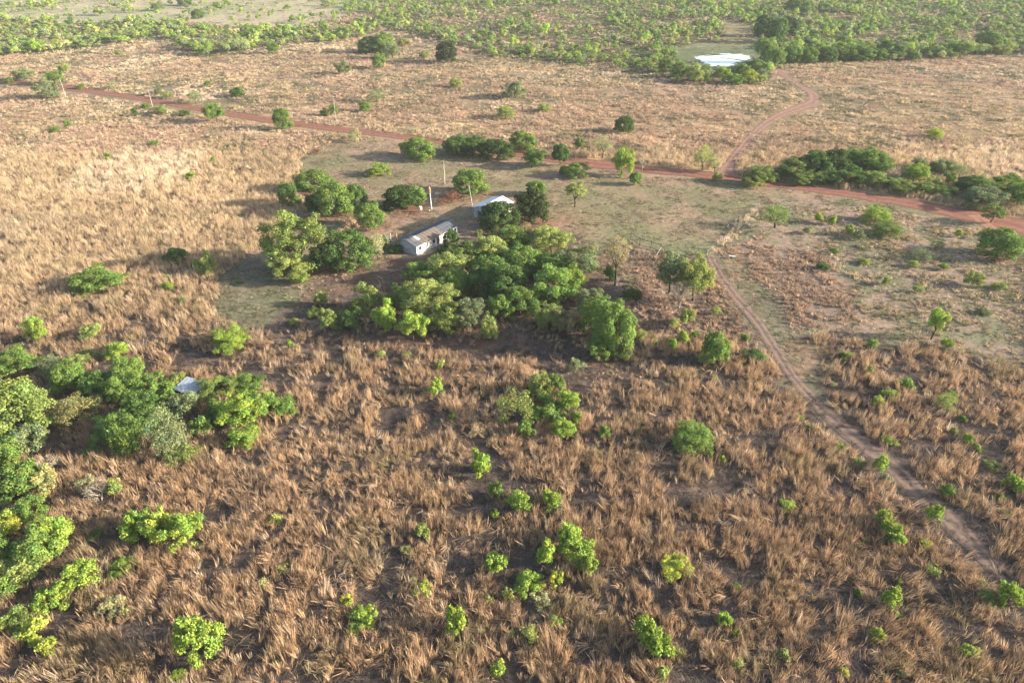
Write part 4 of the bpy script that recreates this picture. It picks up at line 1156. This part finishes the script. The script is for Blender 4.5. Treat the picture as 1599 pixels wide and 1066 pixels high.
def build_far_wood():
    """woodland across the top: the nearest 300 trees singly, the rest as one mass"""
    n = 110000
    X = rng.uniform(-720, 720, n); Y = rng.uniform(300, 980, n)
    k = np.abs(X) < .75 * (Y * CP + H * SP) * 1.15 + 20; X, Y = X[k], Y[k]
    z = zones(X, Y); px, py = z['px'], z['py']
    n1, n2 = fbm(X, Y, 30, 201), fbm(X, Y, 80, 211, 2)
    sm = lambda e0, e1, v: np.clip((v - e0) / (e1 - e0), 0, 1)
    base = np.interp(px, [0, 300, 560, 700, 1000, 1150, 1250, 1599], [.36, .36, .38, .30, .32, .48, .80, .80])
    base = base + .5 * sm(1100, 1230, px) * sm(90, 70, py)
    band = sm(38, 52, py) * sm(560, 420, px) * .35        # thick left belt
    near_edge = np.zeros(len(X))
    wl = np.interp(px, [p[0] for p in WOODLINE], [p[1] for p in WOODLINE])
    edge = np.exp(-((wl - py - 8) / 9.) ** 2) * .55
    n0 = fbm(X, Y, 13, 231, 2)
    d = (base * (.10 + 1.5 * sm(.40, .58, n1)) * (.5 + .9 * sm(.35, .65, n2)) * (.35 + 1.3 * sm(.35, .6, n0)) + band + edge)
    d = np.where(z['wood'], d, 0)
    d = np.where((px > 1330) & (px < 1599) & (py > 52) & (py < 72), d * .35, d)
    d = np.where((px > 1260) & (px < 1400) & (py > 60) & (py < 72), d * .2, d)
    d = np.where(z['pasture'] & (Y < 980), np.where((px > 540), .8, .05 + .5 * (sm(.62, .7, n1))), d)
    cell = rng.random(len(X)) < d * .55
    X, Y, px, py = X[cell], Y[cell], px[cell], py[cell]
    # thin to a minimum spacing
    grid = {}; keep = []
    for i in rng.permutation(len(X)):
        s_ = 4.6; g = (int(X[i] // s_), int(Y[i] // s_)); okk = True
        for dx in (-1, 0, 1):
            for dy in (-1, 0, 1):
                for q in grid.get((g[0] + dx, g[1] + dy), ()):
                    if (X[q] - X[i]) ** 2 + (Y[q] - Y[i]) ** 2 < 4 + 14 * rng.random(): okk = False
        if okk: grid.setdefault(g, []).append(i); keep.append(i)
    keep = np.array(keep)
    hand = np.array([(c[0], c[1], c[2]) for c in CROWNS if c[1] > 300])
    far = np.ones(len(keep), bool)
    for hx, hy, hr in hand: far &= ((X[keep] - hx) ** 2 + (Y[keep] - hy) ** 2) > (hr * .9 + 1) ** 2
    tn_ = strip_poly(TRACK_N); far &= ~inpoly(px[keep], py[keep], tn_)
    keep = keep[far]
    keep = keep[np.argsort(Y[keep] + 400 * ((px[keep] < -4) | (px[keep] > 1603)))]
    cols = [np.array(TINT[q]) * 1.12 + .005 for q in ('gr', 'ol', 'gg', 'yg', 'br', 'md', 'py')]
    pr = [.24, .16, .18, .22, .13, .03, .04]
    PW = [crown_mesh(3000 + i, 15 + 3 * i, .27, 1500, .50 / 3.6, 'O' if i % 2 else 'D') for i in range(7)]
    PWf = [crown_mesh(3100 + i, 12, .30, 620, .75 / 3.6, 'O', M_leaf_far) for i in range(6)]
    st = stems('n')
    rr = np.random.default_rng(11)
    words = dict(zip(range(7), ('green', 'olive', 'grey green', 'pale green', 'bright green', 'dark green', 'yellowish')))
    REG = [(150, 'at the top left corner'), (300, 'above the two leaning roadside poles'), (450, 'left of the clump in the far field'), (600, 'above the clump in the far field'),
           (720, 'behind the dark round far tree'), (860, 'right of the dark round far tree'), (1000, 'midway from dark round tree to pond'),
           (1200, 'just left of or behind the pond'), (1330, 'above the bend of the side track'), (1450, 'above the far right field'), (9999, 'at the top right corner')]
    for j, i in enumerate(keep[:285]):
        k = 0 if px[i] < 560 else 1 if px[i] < 1150 else 2
        reg = next(t_ for lim, t_ in REG if px[i] < lim); ti = rr.choice(7, p=pr); big = rr.random() < .45
        row = 'front' if py[i] > np.interp(px[i], [q[0] for q in WOODLINE], [q[1] for q in WOODLINE]) - 9 else 'inner'
        t = thing('woodland_tree', f"{'broad' if big else 'slender'} {words[ti]} woodland tree, {row} rows, {reg}", 'tree', (float(X[i]), float(Y[i]), 0), rr.uniform(0, 6.28), 'woodland trees ' + reg)
        R = (rr.uniform(2.5, 3.3) if big else rr.uniform(1.4, 2.3)) * (1.05 if k != 1 else .88); rz = R * rr.uniform(.62, .95); zc = rz + rr.uniform(.3, 1.6)
        c = link('crown', PW[rr.integers(7)], t, (0, 0, zc)); c.scale = (R, R, rz)
        tc = cols[ti] * rr.uniform(.9, 1.3); c.color = (*[float(v) for v in tc], 1)
        b = link('trunk', st[rr.integers(len(st))], t); b.scale = (R, R, zc)
    rest = keep[285:]; m = len(rest)
    coll = inst_collection('far_crowns', PWf)
    R = rr.uniform(1.2, 2.6, m) * np.where(rr.random(m) < .2, 1.6, 1); rz = R * rr.uniform(.62, .95, m)
    pts = np.stack([X[rest], Y[rest], rz * 1.0 + rr.uniform(-.2, 1.0, m)], 1)
    ci = rr.choice(7, m, p=pr); tint = np.array(cols)[ci] * rr.uniform(.9, 1.3, (m, 1))
    scatter('far_wood', 'mass of far green trees up to the top edge', pts, np.stack([np.zeros(m), np.zeros(m), rr.uniform(0, 6.28, m)], 1),
            np.stack([R, R, rz], 1), tint, rr.integers(0, 6, m), coll)
    print('far wood', m)
# ------------------------------------------------------------------ houses, poles, fence
M_wall = noise_mat('old_whitewash', (.50, .48, .45), (.80, .78, .74), 1.3, bump=.2, detail=8)
M_wall_g = noise_mat('grey_plaster', (.34, .36, .38), (.52, .54, .56), 1.1, bump=.2, detail=8)
M_roof_g = noise_mat('grey_fibre_cement', (.085, .095, .110), (.155, .17, .19), .9, bump=.15, detail=8)
M_roof_b = noise_mat('lichened_fibre_cement', (.15, .125, .105), (.25, .205, .17), .9, bump=.15, detail=8)
M_roof_l = noise_mat('newer_pale_sheet', (.36, .40, .44), (.50, .54, .58), .9, detail=6)
M_roof_w = noise_mat('white_roof_sheet', (.66, .68, .70), (.84, .85, .86), .8, detail=6)
M_tin = noise_mat('galvanised_sheet', (.26, .30, .36), (.44, .50, .57), 1.5, rough=.55, spec=.4)
M_dark = noise_mat('dark_opening', (.012, .012, .014), (.03, .028, .028), 2)
M_door = noise_mat('weathered_wood', (.10, .085, .07), (.20, .17, .14), 4, stretch=(1, 1, .2))
M_post = noise_mat('grey_timber', (.08, .07, .06), (.16, .14, .12), 4, bump=.4, stretch=(1, 1, .2))
M_postd = noise_mat('charred_timber', (.03, .026, .023), (.07, .06, .05), 4, bump=.4)
M_conc = noise_mat('pole_concrete', (.36, .34, .30), (.55, .52, .47), 3, bump=.2)
M_rusty = noise_mat('orange_paint', (.45, .16, .07), (.62, .26, .12), 3)
M_white = noise_mat('white_paint', (.62, .62, .60), (.80, .80, .78), 3)
M_steel = noise_mat('dull_steel', (.20, .20, .20), (.30, .30, .30), 5, rough=.5, spec=.5)
M_earth = noise_mat('red_earth_bank', (.22, .10, .06), (.34, .18, .11), 1.5, bump=.6)

def sheet_mesh(wd, ln, mat, waves=6):
    """corrugated roofing sheet, width along x, length down y"""
    n = waves * 4; vs = []
    for y in (0, ln):
        for i in range(n + 1):
            vs.append((wd * i / n, y, .028 * math.cos(i / n * waves * 2 * math.pi)))
    fs = [(i, i + 1, n + 2 + i, n + 1 + i) for i in range(n)]
    m = MB().add(vs, fs); me = m.mesh('roof_sheet', [mat]); me.polygons.foreach_set('use_smooth', [True] * len(me.polygons)); return me

def slope(parent, x0, x1, yr, ye, zr, ze, mats, name='roof', special=()):
    """one roof slope: battens as the part's own mesh, sheets as its pieces; yr ridge side, ye eave side"""
    ln = math.hypot(ye - yr, ze - zr); ang = math.atan2(ze - zr, abs(ye - yr)); sg = 1 if ye > yr else -1
    mb = MB()
    for q in (.04, .35, .66, .96):
        y, z = yr + (ye - yr) * q, zr + (ze - zr) * q - .09
        mb.box(x0 + .05, x1 - .05, y - .03, y + .03, z - .04, z + .02)
    rp = link(name, mb.mesh(name, [M_door]), parent)
    n = max(1, round((x1 - x0) / 1.02)); wd = (x1 - x0) / n
    r = np.random.default_rng(int(abs(x0 * 10 + yr * 7 + ze * 3)) + 3)
    half = ln / 2 + .08
    cache = {}
    for row in (0, 1):
        for i in range(n):
            m = mats[int(r.integers(len(mats)))]
            for (a, b, rw, mm) in special:
                if a <= x0 + wd * (i + .5) <= b and rw == row: m = mm
            if m.name not in cache: cache[m.name] = sheet_mesh(wd + .05, half, m)
            s_ = link('roof_sheet', cache[m.name], rp)
            q0 = 0 if row == 0 else (ln - half)
            y = yr + math.cos(ang) * sg * q0; z = zr + math.sin(ang) * q0 + (.03 if row == 0 else 0) + .012 * (i % 2)
            if sg > 0: s_.rotation_euler = (ang, 0, 0); s_.location = (x0 + wd * i, y, z)
            else: s_.rotation_euler = (ang, 0, math.pi); s_.location = (x0 + wd * (i + 1) + .05, y, z)
    return rp

def wall_with_holes(parent, L, h, holes, mat, y, thick=.16, name='wall', x0=0.0, flip=False):
    """wall along x at y (outer face), real openings: list of (xa, xb, za, zb)"""
    xs = sorted({0, L} | {v for q in holes for v in q[:2]}); zs = sorted({0, h} | {v for q in holes for v in q[2:4]})
    mb = MB()
    for i in range(len(xs) - 1):
        for j in range(len(zs) - 1):
            mx, mz = (xs[i] + xs[i+1]) / 2, (zs[j] + zs[j+1]) / 2
            if any(q[0] < mx < q[1] and q[2] < mz < q[3] for q in holes): continue
            mb.box(x0 + xs[i], x0 + xs[i+1], y, y + thick, zs[j] if j else -.1, zs[j+1])
    return link(name, mb.mesh(name, [mat]), parent)

def gable(parent, x, y0, y1, h, ridge, mat, thick=.16, yr=None):
    yr = (y0 + y1) / 2 if yr is None else yr
    mb = MB(); a = [(x, y0, -.1), (x, y1, -.1), (x, y1, h), (x, yr, ridge), (x, y0, h)]
    mb.add(a + [(p[0] + thick, p[1], p[2]) for p in a], [(4,3,2,1,0), (5,6,7,8,9), (0,1,6,5), (1,2,7,6), (2,3,8,7), (3,4,9,8), (4,0,5,9)])
    return link('gable_wall', mb.mesh('gable_wall', [mat]), parent)

def opening(parent, nm, xa, xb, za, zb, y):
    """window or door set back in its hole"""
    mb = MB().box(xa, xb, y + .10, y + .13, za, zb)
    o = link(nm, mb.mesh(nm, [M_dark if nm == 'window' else M_door]), parent)
    f = MB(); t = .05
    f.box(xa - .02, xa + t, y - .012, y + .09, za, zb); f.box(xb - t, xb + .02, y - .012, y + .09, za, zb)
    f.box(xa - .02, xb + .02, y - .016, y + .09, zb, zb + t)
    if nm == 'window': f.box(xa - .06, xb + .06, y - .05, y + .09, za - .05, za); f.box((xa + xb) / 2 - .02, (xa + xb) / 2 + .02, y + .04, y + .07, za, zb)
    link('frame', f.mesh('frame', [M_door]), o)
    return o

def build_long_house():
    ax, ay = [float(v) for v in U(651, 398.5)]; bx, by = [float(v) for v in U(716.5, 365.5)]
    L = math.hypot(bx - ax, by - ay); rz = math.atan2(by - ay, bx - ax)
    t = thing('long_house', 'long low white house with patched grey roof in the middle of the yard', 'house', (ax, ay, 0), rz)
    h, W = 2.25, 5.0; L1 = L * .60; yb = .35
    win = [(L*.055, L*.055+.75, .95, 1.7), (L*.37, L*.37+.75, .95, 1.7)]
    dr = [(L*.47, L*.47+.8, .0, 1.95)]
    wall_with_holes(t, L1, h, win + dr, M_wall, 0)
    for q in win: opening(t, 'window', *q, 0)
    for q in dr: opening(t, 'door', *q, 0)
    win2 = [(.9, 1.65, .9, 1.75), (2.9, 3.6, .95, 1.75), (L - L1 - 1.2, L - L1 - .55, 1.0, 1.7)]
    dr2 = [(.02, .62, 0, 1.9)]
    wall_with_holes(t, L - L1, h - .1, win2 + dr2, M_wall, yb, x0=L1)
    for q in win2: opening(t, 'window', q[0] + L1, q[1] + L1, q[2], q[3], yb)
    for q in dr2: opening(t, 'door', q[0] + L1, q[1] + L1, q[2], q[3], yb)
    bwin = [(2., 2.9, .95, 1.75), (6, 6.9, .95, 1.75), (10, 10.9, .95, 1.75)]
    wall_with_holes(t, L, h, bwin, M_wall_g, W - .16, name='wall')
    for q in bwin:
        opening(t, 'window', *q, W - .17)
    gable(t, -.003, 0.003, W - .003, h, h + .80, M_wall_g, yr=W * .52)
    gable(t, L - .157, yb + .003, W - .003, h - .1, h + .62, M_wall_g, yr=W * .52)
    pl = MB().box(-.25, L + .2, -.35, W + .3, -.1, .07); link('plinth', pl.mesh('plinth', [M_wall_g]), t)
    slope(t, -.45, L1 + .1, W * .52, -.40, h + .92, h - .02, [M_roof_b], special=((-1, 1.2, 1, M_roof_g), (-1, .4, 0, M_roof_g), (1.5, 2.3, 0, M_roof_l)))
    slope(t, -.45, L1 + .1, W * .52, W + .7, h + .92, h - .08, [M_roof_g], special=((-1, .5, 0, M_roof_l), (1.2, 3.2, 0, M_roof_l)))
    slope(t, L1 + .13, L + .35, W * .52, .0, h + .80, h - .12, [M_roof_g])
    slope(t, L1 + .13, L + .35, W * .52, W + .6, h + .80, h - .12, [M_roof_g])
    mx, my = U(690, 380); HOUSE_SPOTS.extend([(float(ax), float(ay), 6), (float(bx), float(by), 6), ((ax + bx) / 2, (ay + by) / 2, 8)])
    # lean-to canopy shade at the left gable: two short posts
    for i, yy in enumerate((W + .45, W - 1.6)):
        p = MB().box(-.95, -.83, yy - .06, yy + .06, -.1, 2.0); link('corner_post', p.mesh('corner_post', [M_post]), t)

def build_white_house():
    x0, y0 = [float(v) for v in U(754.5, 321.5, 3.5)]; x1, y1 = [float(v) for v in U(784, 307, 3.5)]
    L = math.hypot(x1 - x0, y1 - y0); rz = math.atan2(y1 - y0, x1 - x0)
    W, h, rd = 6.0, 2.5, 3.45
    dx, dy = math.cos(rz), math.sin(rz); nx, ny = math.sin(rz), -math.cos(rz)      # towards the camera side
    ox, oy = x0 + nx * W / 2, y0 + ny * W / 2
    t = thing('white_roofed_house', 'small house with a bright white gabled roof behind dense trees', 'house', (ox, oy, 0), rz)
    win = [(1.3, 2.2, .95, 1.8), (L - 2.6, L - 1.7, .95, 1.8)]; dr = [(3.6, 4.5, 0, 2.0)]
    wall_with_holes(t, L, h, win + dr, M_wall, 0)
    for q in win: opening(t, 'window', *q, 0)
    for q in dr: opening(t, 'door', *q, 0)
    wall_with_holes(t, L, h, [], M_wall, W - .16)
    gable(t, -.003, .003, W - .003, h, rd - .05, M_wall_g); gable(t, L - .157, .003, W - .003, h, rd - .05, M_wall)
    # window on the visible gable
    g = MB().box(-.05, -.015, 1.7, 2.5, .9, 1.8); link('window', g.mesh('window', [M_dark]), t)
    g = MB().box(-.05, -.015, 4.0, 4.8, 0, 1.9); link('door', g.mesh('door', [M_door]), t)
    slope(t, -.5, L + .4, W / 2, -.55, rd + .06, h + .02, [M_roof_w])
    slope(t, -.5, L + .4, W / 2, W + .55, rd + .06, h + .02, [M_roof_w])
    rc = MB().add([(-.5, W/2 - .18, rd + .08), (L + .4, W/2 - .18, rd + .08), (L + .4, W/2, rd + .16), (-.5, W/2, rd + .16), (L + .4, W/2 + .18, rd + .08), (-.5, W/2 + .18, rd + .08)], [(0,1,2,3), (3,2,4,5)])
    link('ridge_cap', rc.mesh('ridge_cap', [M_roof_w]), t)
    HOUSE_SPOTS.append((x0 + dx * L / 2, y0 + dy * L / 2, 7))

def build_shed():
    x, y = [float(v) for v in U(297, 603, 2.2)]
    t = thing('tin_roofed_shed', 'small open shed with a pale corrugated tin roof between leafy trees', 'shed', (x, y, 0), math.radians(-24))
    Wd, Ln = 4.2, 2.7
    for i, (sx, sy) in enumerate(((-1, -1), (1, -1), (-1, 1), (1, 1))):
        hh = 2.0 if sy < 0 else 2.45
        p = MB().tube([(sx * (Wd/2 - .2), sy * (Ln/2 - .2), -.1), (sx * (Wd/2 - .2) + .03, sy * (Ln/2 - .2), hh)], [.07, .06], 6)
        link('post', p.mesh('post', [M_post]), t)
    mb = MB(); r_ = link('roof', mb.box(-Wd/2, Wd/2, -Ln/2 + .2, -Ln/2 + .3, 1.95, 2.05).box(-Wd/2, Wd/2, Ln/2 - .3, Ln/2 - .2, 2.38, 2.48).mesh('roof', [M_post]), t)
    n = 5; wd = Wd / n; ang = math.atan2(.5, Ln)
    me = sheet_mesh(wd + .05, Ln + .3, M_tin); 
    for i in range(n):
        s_ = link('roof_sheet', me, r_); s_.location = (-Wd/2 + wd * i, -Ln/2 - .15, 2.02 + .012 * (i % 2)); s_.rotation_euler = (ang, 0, math.radians((-1, .5, 0, 1, -.6)[i]))
    bd = MB()
    for k in range(3):
        q = link('wall_board', MB().box(-Wd/2 + .3, Wd/2 - .3, Ln/2 - .24, Ln/2 - .2, .2 + k * .62, .72 + k * .62).mesh('wall_board', [M_door]), t)
    HOUSE_SPOTS.append((x, y, 3))
    # low earth bank below it
    bx, by = [float(v) for v in U(318, 634)]
    mb = MB(); r = np.random.default_rng(4); n = 14; vs = []
    for i in range(n):
        u = i / (n - 1); xx = (u - .5) * 9; hh = .5 * math.sin(u * math.pi) * r.uniform(.7, 1.3)
        for (yy, zz) in ((-.9, -.05), (-.35, hh * .8), (.3, hh), (.9, -.05)): vs.append((xx, yy + r.uniform(-.12, .12) + .4 * math.sin(u * 5), zz))
    fs = [(i*4+k, (i+1)*4+k, (i+1)*4+k+1, i*4+k+1) for i in range(n-1) for k in range(3)]
    mb.add(vs, fs); me = mb.mesh('earth_bank', [M_earth])
    thing('earth_bank', 'low bank of bare red earth in front of the tin-roofed shed', 'earth bank', (bx, by, 0), math.radians(-28), None, me)['kind'] = 'structure'

def pole(label, xb, yb, xt, yt, hgt, arm=True, mat=None, r0=.14, name='utility_pole'):
    bx, by = [float(v) for v in U(xb, yb)]; tx, ty = [float(v) for v in U(xt, yt, hgt)]
    dx, dy = tx - bx, ty - by; m = math.hypot(dx, dy)
    if m > 1.6: dx, dy = dx / m * 1.6, dy / m * 1.6
    t = thing(name, label, 'pole', (bx, by, 0))
    s_ = MB().tube([(0, 0, -.3), (dx * .5, dy * .5, hgt * .5), (dx, dy, hgt)], [r0, r0 * .82, r0 * .62], 8)
    link('shaft', s_.mesh('shaft', [mat or M_conc]), t)
    if arm:
        a = MB().box(dx - .9, dx + .9, dy - .05, dy + .05, hgt - .45, hgt - .35)
        link('crossarm', a.mesh('crossarm', [M_post]), t)
        ins = MB().tube([(0, 0, 0), (0, 0, .08), (0, 0, .16)], [.035, .06, .03], 6).mesh('insulator', [M_white])
        for k in (-.8, 0, .8): link('insulator', ins, t, (dx + k, dy, hgt - .35 if k else hgt))
    return t, dx, dy

def build_poles():
    pole('far left pale leaning pole beside the red road, nearest the left edge', 103, 152, 96, 131, 8, mat=M_conc, r0=.11, arm=False)
    pole('second pale leaning pole beside the red road, right of the first', 240, 172, 232, 150, 8, mat=M_conc, r0=.11, arm=False)
    pole('thin pale pole on the far verge by the two small round bushes', 525, 190, 524, 163, 8, arm=False, r0=.09)
    pole('upright pale pole in the yard behind the bright domed tree', 694.5, 288, 693, 257, 7, r0=.13)
    pole('pale thin pole in the straw field left below the pond', 1099, 153, 1100, 134, 7, arm=False, r0=.10)
    pole('pale bare stem-like pole in front of the far hedge line', 1431, 96, 1432, 84, 6, arm=False, r0=.2)
    t, dx, dy = pole('leaning pale pole with a yellow strut at the corner of the white-roofed house', 740, 335, 732, 289, 8, arm=False, r0=.10)
    st = MB().tube([(dx * .62, dy * .62, 8 * .62), (dx * .62 - 1.6, dy * .62 - .2, 8 * .52)], [.06, .05], 6)
    link('strut', st.mesh('strut', [noise_mat('yellow_paint', (.55, .38, .12), (.68, .48, .18), 3)]), t)
    bb = MB().box(-.16, .16, -.26, -.2, .9, 1.4); link('meter_box', bb.mesh('meter_box', [M_rusty]), t)
    # white post with orange tank
    x, y = [float(v) for v in U(674, 326)]
    t = thing('tank_post', 'white post with an orange box on top between two dense trees', 'post', (x, y, 0))
    link('shaft', MB().tube([(0, 0, -.2), (-.12, 0, 2.6), (-.22, 0, 5.2)], [.13, .12, .11], 8).mesh('shaft', [M_white]), t)
    link('tank', MB().tube([(-.22, 0, 4.35), (-.22, 0, 4.5), (-.23, 0, 5.5), (-.23, 0, 5.6)], [.2, .3, .3, .24], 10).mesh('tank', [M_rusty]), t)
    link('cap', MB().tube([(-.23, 0, 5.6), (-.23, 0, 5.85)], [.14, .08], 8).mesh('cap', [M_white]), t)
    x, y = [float(v) for v in U(686, 319)]
    t = thing('short_post', 'short white post right of the post with the orange box', 'post', (x, y, 0), me=MB().tube([(0, 0, -.1), (0, 0, 1.1), (0, 0, 1.2)], [.09, .08, .03], 7).mesh('short_post', [M_white]))
    x, y = [float(v) for v in U(670.5, 330)]
    thing('small_stone', 'small grey stub at the foot of the post with the orange box', 'stub', (x, y, 0), me=MB().tube([(0, 0, -.05), (0, 0, .35), (0, 0, .4)], [.16, .14, .05], 7).mesh('stub', [M_conc]))
    x, y = [float(v) for v in U(657, 331)]
    t = thing('white_drum', 'small white drum under the right side of the dense tree', 'drum', (x, y, 0))
    link('body', MB().tube([(0, 0, -.02), (0, 0, .05), (0, 0, .72), (0, 0, .78)], [.38, .40, .40, .36], 14).mesh('body', [M_white]), t)
    link('stand', MB().box(-.1, .1, -.1, .1, -.7, -.02).mesh('stand', [M_rusty]), t); t.location.z = .68
    # two stubby posts left of the long house
    for xa, lb, mm in ((609.5, 'stubby pale post left of the long house, left of two', M_conc), (619, 'stubby reddish post left of the long house, right of two', M_rusty)):
        x, y = [float(v) for v in U(xa + 1, 377)]
        t = thing('stubby_post', lb, 'post', (x, y, 0))
        link('shaft', MB().tube([(0, 0, -.1), (-.03, 0, 2.0), (-.03, 0, 2.05)], [.13, .12, .06], 7).mesh('shaft', [mm]), t)
        link('foot', MB().box(-.1, .75, -.12, .12, -.05, .22).mesh('foot', [mm]), t)
    # trough on the bare red patch
    x, y = [float(v) for v in U(1143, 403)]
    t = thing('salt_trough', 'small white trough with a dark end on a bare red patch by the track', 'trough', (x, y, 0), math.radians(-15))
    vs, fs = [], []; n = 7
    for i, xx in enumerate((-.75, .75)):
        for k in range(n):
            a = math.pi + math.pi * k / (n - 1); vs.append((xx, math.cos(a) * .36, .55 + math.sin(a) * .36))
    fs = [(k, k+1, n+k+1, n+k) for k in range(n-1)] + [tuple(range(n)), tuple(range(n, 2*n))[::-1]]
    fs = fs + [(0, n-1, n-1, 0)][:0]
    link('basin', MB().add(vs, fs).mesh('basin', [M_white]), t)
    link('salt', MB().box(-.7, .7, -.3, .3, .42, .5).mesh('salt', [M_white]), t)
    lg = MB().box(-.05, .05, -.34, .34, -.05, .32).mesh('leg', [M_postd])
    link('leg', lg, t, (-.62, 0, 0)); link('leg', lg, t, (.62, 0, 0))
    x, y = [float(v) for v in U(1135.5, 403)]
    tt = thing('dark_tyre', 'dark old tyre leaning at the left end of the white trough', 'tyre', (x, y, 0))
    vs, fs = [], []; A, B = 18, 8
    for i in range(A):
        for k in range(B):
            a, b = 2*math.pi*i/A, 2*math.pi*k/B; q = .36 + .13 * math.cos(b); vs.append((math.cos(a)*q, math.sin(a)*q, .13 + .12*math.sin(b)))
    for i in range(A):
        for k in range(B): fs.append((i*B+k, ((i+1) % A)*B+k, ((i+1) % A)*B+(k+1) % B, i*B+(k+1) % B))
    link('tread', MB().add(vs, fs).mesh('tread', [M_dark]), tt)

def build_fence():
    # timber rail fence by the wide olive tree
    ps = [(985, 374), (999, 384), (1016, 388), (1031, 395), (1041, 408), (1060, 408), (1082, 414)]
    g = [tuple(float(v) for v in U(*p)) for p in ps]
    t = thing('rail_fence', 'grey timber rail fence left of the wide olive tree', 'fence', (g[0][0], g[0][1], 0))
    o = g[0]; r = np.random.default_rng(3); hs = [1.9, 2.0, 1.9, 2.3, 2.3, 1.9, 1.8]
    for i, (x, y) in enumerate(g):
        rr = .19 if i == 4 else .11
        link('post', MB().tube([(0, 0, -.2), (r.uniform(-.1, .1), 0, hs[i])], [rr, rr * .85], 7).mesh('post', [M_postd if i in (4,) else M_post]), t, (x - o[0], y - o[1], 0))
    for lev in (.85, .12):
        for i in range(len(g) - 1):
            a, b = g[i], g[i + 1]
            z0, z1 = hs[i] * lev, hs[i+1] * lev
            m = MB().tube([(a[0] - o[0], a[1] - o[1] - .12, z0 + .1), ((a[0] + b[0]) / 2 - o[0], (a[1] + b[1]) / 2 - o[1] - .12, (z0 + z1) / 2 + r.uniform(-.02, .1)), (b[0] - o[0], b[1] - o[1] - .12, z1 + .1)], [.08, .07, .07], 6)
            link('rail', m.mesh('rail', [M_post]), t)
    # old pale brace leaning on a post
    x, y = [float(v) for v in U(1023, 402)]; e = g[3]
    thing('leaning_pole', 'pale timber pole leaning against the rail fence', 'timber pole', (x, y, 0), me=MB().tube([(0, 0, .02), (e[0] - x, e[1] - y - .25, 1.5)], [.09, .07], 7).mesh('leaning_pole', [M_bark_pale]))
    # field fence along the right side of the yard: grey posts and three wires
    a = [float(v) for v in U(1187, 320)]; b = [float(v) for v in U(1106, 400)]
    L = math.hypot(b[0] - a[0], b[1] - a[1]); n = int(L / 4.5)
    t = thing('wire_fence', 'low wire fence with thin posts along the right side of the yard', 'fence', (a[0], a[1], 0))
    pm = MB().tube([(0, 0, -.1), (.02, 0, 1.35)], [.05, .045], 6).mesh('post', [M_post])
    dx, dy = (b[0] - a[0]) / n, (b[1] - a[1]) / n
    for i in range(n + 1): link('post', pm, t, (dx * i, dy * i, 0))
    for z in (.4, .8, 1.2):
        link('wire', MB().tube([(0, .06, z), (b[0] - a[0], b[1] - a[1] + .06, z)], [.006, .006], 3).mesh('wire', [M_steel]), t)

def build_haze():
    m = bpy.data.materials.new('haze'); m.use_nodes = True; t = m.node_tree; t.nodes.clear()
    out = t.nodes.new('ShaderNodeOutputMaterial'); v = t.nodes.new('ShaderNodeVolumePrincipled')
    v.inputs['Color'].default_value = (.84, .92, 1.0, 1); v.inputs['Density'].default_value = HAZE
    v.inputs['Anisotropy'].default_value = 0.0
    t.links.new(v.outputs[0], out.inputs['Volume'])
    me = MB().box(-1500, 1500, -300, 1800, -1.2, H + 2).mesh('haze', [m])
    o = link('haze', me); o['kind'] = 'stuff'; o['label'] = 'thin pale haze over the plain'
HAZE = .0001

# ------------------------------------------------------------------ build in order
build_trees()
build_long_house(); build_white_house(); build_shed()
build_ground(); build_roads(); build_pond()
build_grass(); build_far_wood()
build_poles(); build_fence()
build_haze()
